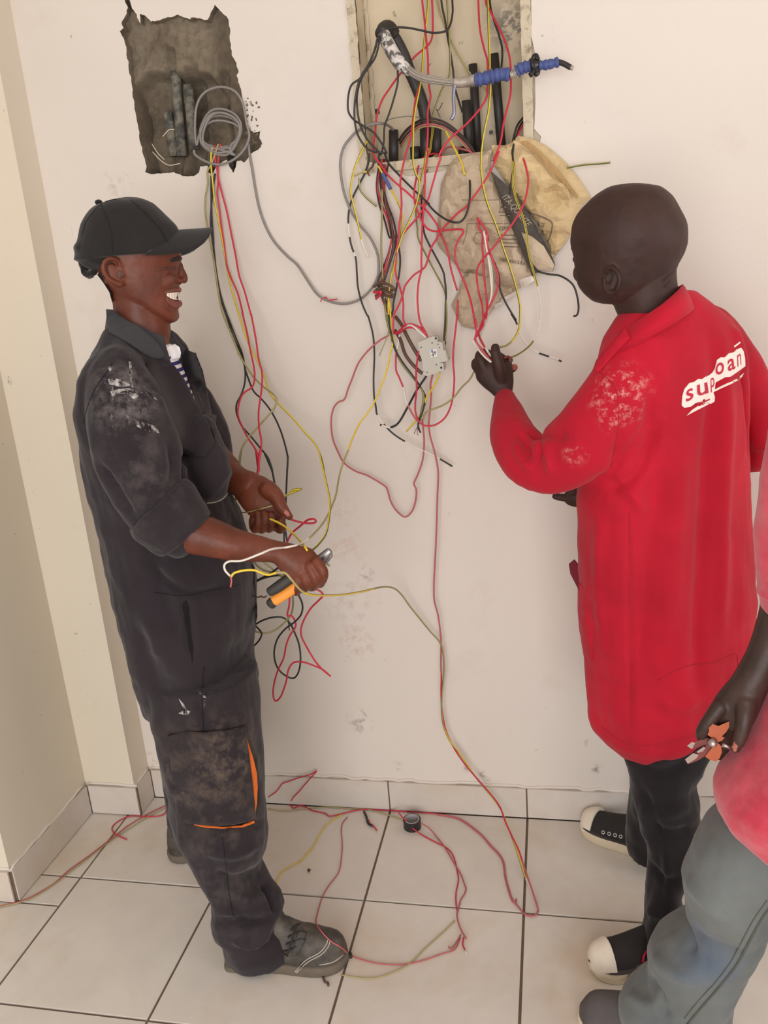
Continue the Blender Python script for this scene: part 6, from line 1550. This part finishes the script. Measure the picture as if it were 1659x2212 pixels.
# --- arch of wires across the bottom of the box
for i, (cl, dy, lb) in enumerate((('k', 0, 'uppermost black wire of the arch across the bottom of the box'), ('b', 10, 'brown wire of the arch across the bottom of the box'), ('k', 22, 'lower black wire of the arch across the bottom of the box'), ('f', 34, 'dull red wire of the arch across the bottom of the box'), ('o', 46, 'dull yellow wire of the arch across the bottom of the box'))):
    W(cl, 'A %d,%d %d,%d 560,%d 640,%d 720,%d 800,%d 855,%d 885,%d' % (432 + dy // 3, 810 + dy, 480 + dy // 3, 745 + dy, 692 + dy, 686 + dy, 718 + dy, 785 + dy, 850 + dy, 900 + dy), [YW + .05, YW - .01, YW + .0, YW + .03], lb, .0019)
W('f', 'A 670,895 720,850 790,860 850,880 880,920', [YW + .04, YW - .02], 'dull red wire ducking behind the sack top')
W('g', 'A 340,715 380,690 430,678 500,672 560,682', [YW + .06, YW + .03], 'thin grey string across the low conduits', .0012)
W('b', 'A 685,595 660,640 650,630 672,680', [YW - .0, YW - .0], 'small forked brown twig of wire above the arch', .0012)
W('y', 'A 700,750 740,830 790,930 812,1010', [YW + .0, YW - .06], 'faint yellow wire going down behind the sack edge')
# --- at the hands of the man in coveralls
W('r', 'K 715,615 760,632 860,660 940,665 968,650 950,630 900,640 840,690 780,740 750,790 735,830', [-.02, -.03, .02], 'red wire with a small loop beside the far thumb')
W('e', 'K 850,390 795,395 760,425 790,415 850,395 730,445 690,470', [0, .01, -.01], 'yellow wire end poking out over the far hand')
W('y', 'K 600,630 660,655 720,690 800,760 870,840 900,885', [-.065, -.08, -.19], 'yellow wire stretched from the far hand to the plier hand', over=[bvB])
W('o', 'K 370,580 430,575 530,550 620,525', [.05, -.055, -.05], 'thin pale wire lying across the far palm', .0013, over=[bvB])
W('k', 'K 820,1215 860,1310 850,1390 800,1450 720,1510 660,1590 635,1690 650,1790 700,1860 780,1900 825,1860 845,1760 835,1640 800,1540 760,1460 700,1415 620,1415 540,1440 480,1475', [.0, .1, .13, .12, .1], 'black wire hanging in an egg-shaped loop under the pliers')
W('r', 'K 760,1230 755,1320 740,1400 770,1400 800,1440 805,1490 760,1560 730,1640 710,1740 660,1850 630,1970 630,2050 650,2080 690,2040 730,1930 750,1830 790,1775 860,1770 940,1795 1020,1830 1085,1885', [.0, .1, .13, .12, .12], 'red wire hanging in a long narrow loop below the pliers')
W('r', 'K 945,1180 1000,1205 1025,1240 990,1280 930,1340 880,1420 850,1500 855,1570 900,1660 960,1760 1020,1830 1080,1880', [-.15, .0, .1, .12], 'red wire zigzagging right of the pliers')
W('E', 'K 780,1230 785,1310 770,1390 720,1450 650,1510 570,1540 480,1525', [.0, .1, .12, .1], 'dull earth wire sweeping left below the pliers')
W('k', 'K 440,1150 480,1130 560,1090 640,1040 700,990', [.08, .06, -.02], 'black wire passing left under the near wrist', .0026)
W('k', 'K 440,1165 520,1115 600,1090 690,1080 720,1100', [.09, .07, .02], 'second black wire passing left under the near wrist')
W('E', 'K 470,950 500,1000 560,1040 640,1060 720,1095', [.06, .05, .0], 'dull earth wire crossing under the near wrist')
W('E', 'K 540,960 600,1010 660,1060 720,1110', [.05, .04, .0], 'short earth wire slanting under the near wrist')
W('b', 'K 440,1250 480,1245 510,1256 530,1245 550,1256 575,1245', [.05, -.1, -.22], 'knotted dark cord hanging from the black plier grip', .0016, 'cord', 'cord')
W('k', 'K 460,1465 495,1490 535,1540 520,1590 475,1640 440,1660', [.1, .09, .1], 'black wire end looping beside the coverall thigh')
W('b', 'K 745,1410 750,1470 757,1520', [.11, .11], 'small dark twist where the red and earth wires cross', .0016)
W('f', 'K 285,1085 295,1120 288,1175', [-.31, -.31], 'bare pink end of the joined wires in front of the coveralls', .0016, over=[bvC])
W('o', 'Q 1290,1310 1340,1350 1385,1385', [-.17, -.17], 'pale wire stub sticking out by the plier jaws')
# --- on the floor
Z0 = [(0, .05), (.1, .08), (.22, .115), (.3, .05), (.36, .015), (.42, .008), (1, .004)]
q = pp('L 95,400 180,340 240,260 310,235 420,195 540,160 605,125 540,200 470,280 420,340 360,400 335,440')
W('r', 'L 95,400 180,340 240,260 310,235 420,195 540,160 605,125 540,200 470,280 420,340 360,400 335,440', [YW - .02, YW - .02, YW - .02], 'red wire folded to a sharp point against the skirting', .0018)
FW('r', 'L 335,440 340,490 360,515 410,495 450,455 440,425 420,430 430,465 480,500 560,540 690,570 740,600 830,585 950,555 1080,530 1200,515 1370,500 1420,520 1600,545 M 100,145 250,160 400,185 560,210 650,240 760,310 880,410 970,510', 'red wire with a tiny curl running along the foot of the skirting', .0018)
FW('f', 'M 420,190 560,214 655,244 765,316 885,416 970,515 1060,610 1110,700 1130,850 1160,970 1200,1090 1240,1130', 'brownish pink bundle of wire arching across the tiles at the right', .0030)
FW('o', 'L 90,520 200,540 330,540 560,515 700,490 850,470 1000,490 1150,530 1400,600 1520,640', 'pale yellow wire lying flat along the skirting', .0016)
FW('r', 'L 1380,500 1450,540 M 0,165 70,250 160,340 240,400 350,460 430,500 490,530 560,590 600,680 620,780 635,880 610,1020 610,1130 620,1200', 'red wire lying over the tape roll and curving down the tiles', .0018, [(0, .003), (.12, .028), (.22, .028), (.3, .003), (1, .003)])
FW('f', 'M 240,280 330,340 400,420 480,520 530,600 600,720 660,820 700,930 715,970 700,1030 660,1090 640,1170 620,1250 640,1350 680,1440 720,1500', 'dull red wire twisted along the curved red one to a knotted end', .0019, [(0, .026), (.1, .004), (1, .005)])
FW([(0, 'r'), (.8, 'w')], 'M 690,1490 680,1560 695,1600 720,1659', 'short red and white wire end in the knot on the floor', .0018)
FW('f', 'M 660,1460 600,1560 560,1600 530,1585', 'short pink wire end left of the knot on the floor', .0016)
FW('y', 'L 870,580 720,680 640,790 570,920 500,1000 430,1073 T 120,640 90,700 60,760', 'yellow wire curving down the tiles beside the trouser leg', .0016)
FW('f', 'L 930,610 880,670 865,750 875,880 870,1000 T 420,640 370,710 335,770 310,850 300,910 330,960 380,1010 430,1040 480,1080 560,1110 650,1128 760,1130 860,1110 960,1075 1030,1050 1060,990', 'thin pink wire trailing over the boot toe and round the tiles', .0016, over=[bvBoot])
FW('o', 'T 1030,900 970,960 880,1040 800,1120 720,1165 620,1200 530,1200 430,1185', 'faint yellow wire sweeping across the front tiles to the boot', .0015)
FW('f', 'S 1300,590 1215,625 1080,690 940,770 860,830 770,900 640,1000 500,1100 400,1190 290,1260 170,1320 0,1360 -60,1370', 'dull red wire running left past the rear boot to the doorway', .0018)
FW('o', 'S 1300,600 1100,700 950,790 800,890 680,980 520,1105 400,1195 280,1275 160,1330 0,1365 -60,1375', 'pale yellow wire running left beside the dull red one', .0014)
FW('r', 'S 1300,600 1215,640 1180,700 1080,715 950,710 860,745 810,790 820,830 860,855 915,880', 'red wire making a small hook on the tiles by the column', .0018)
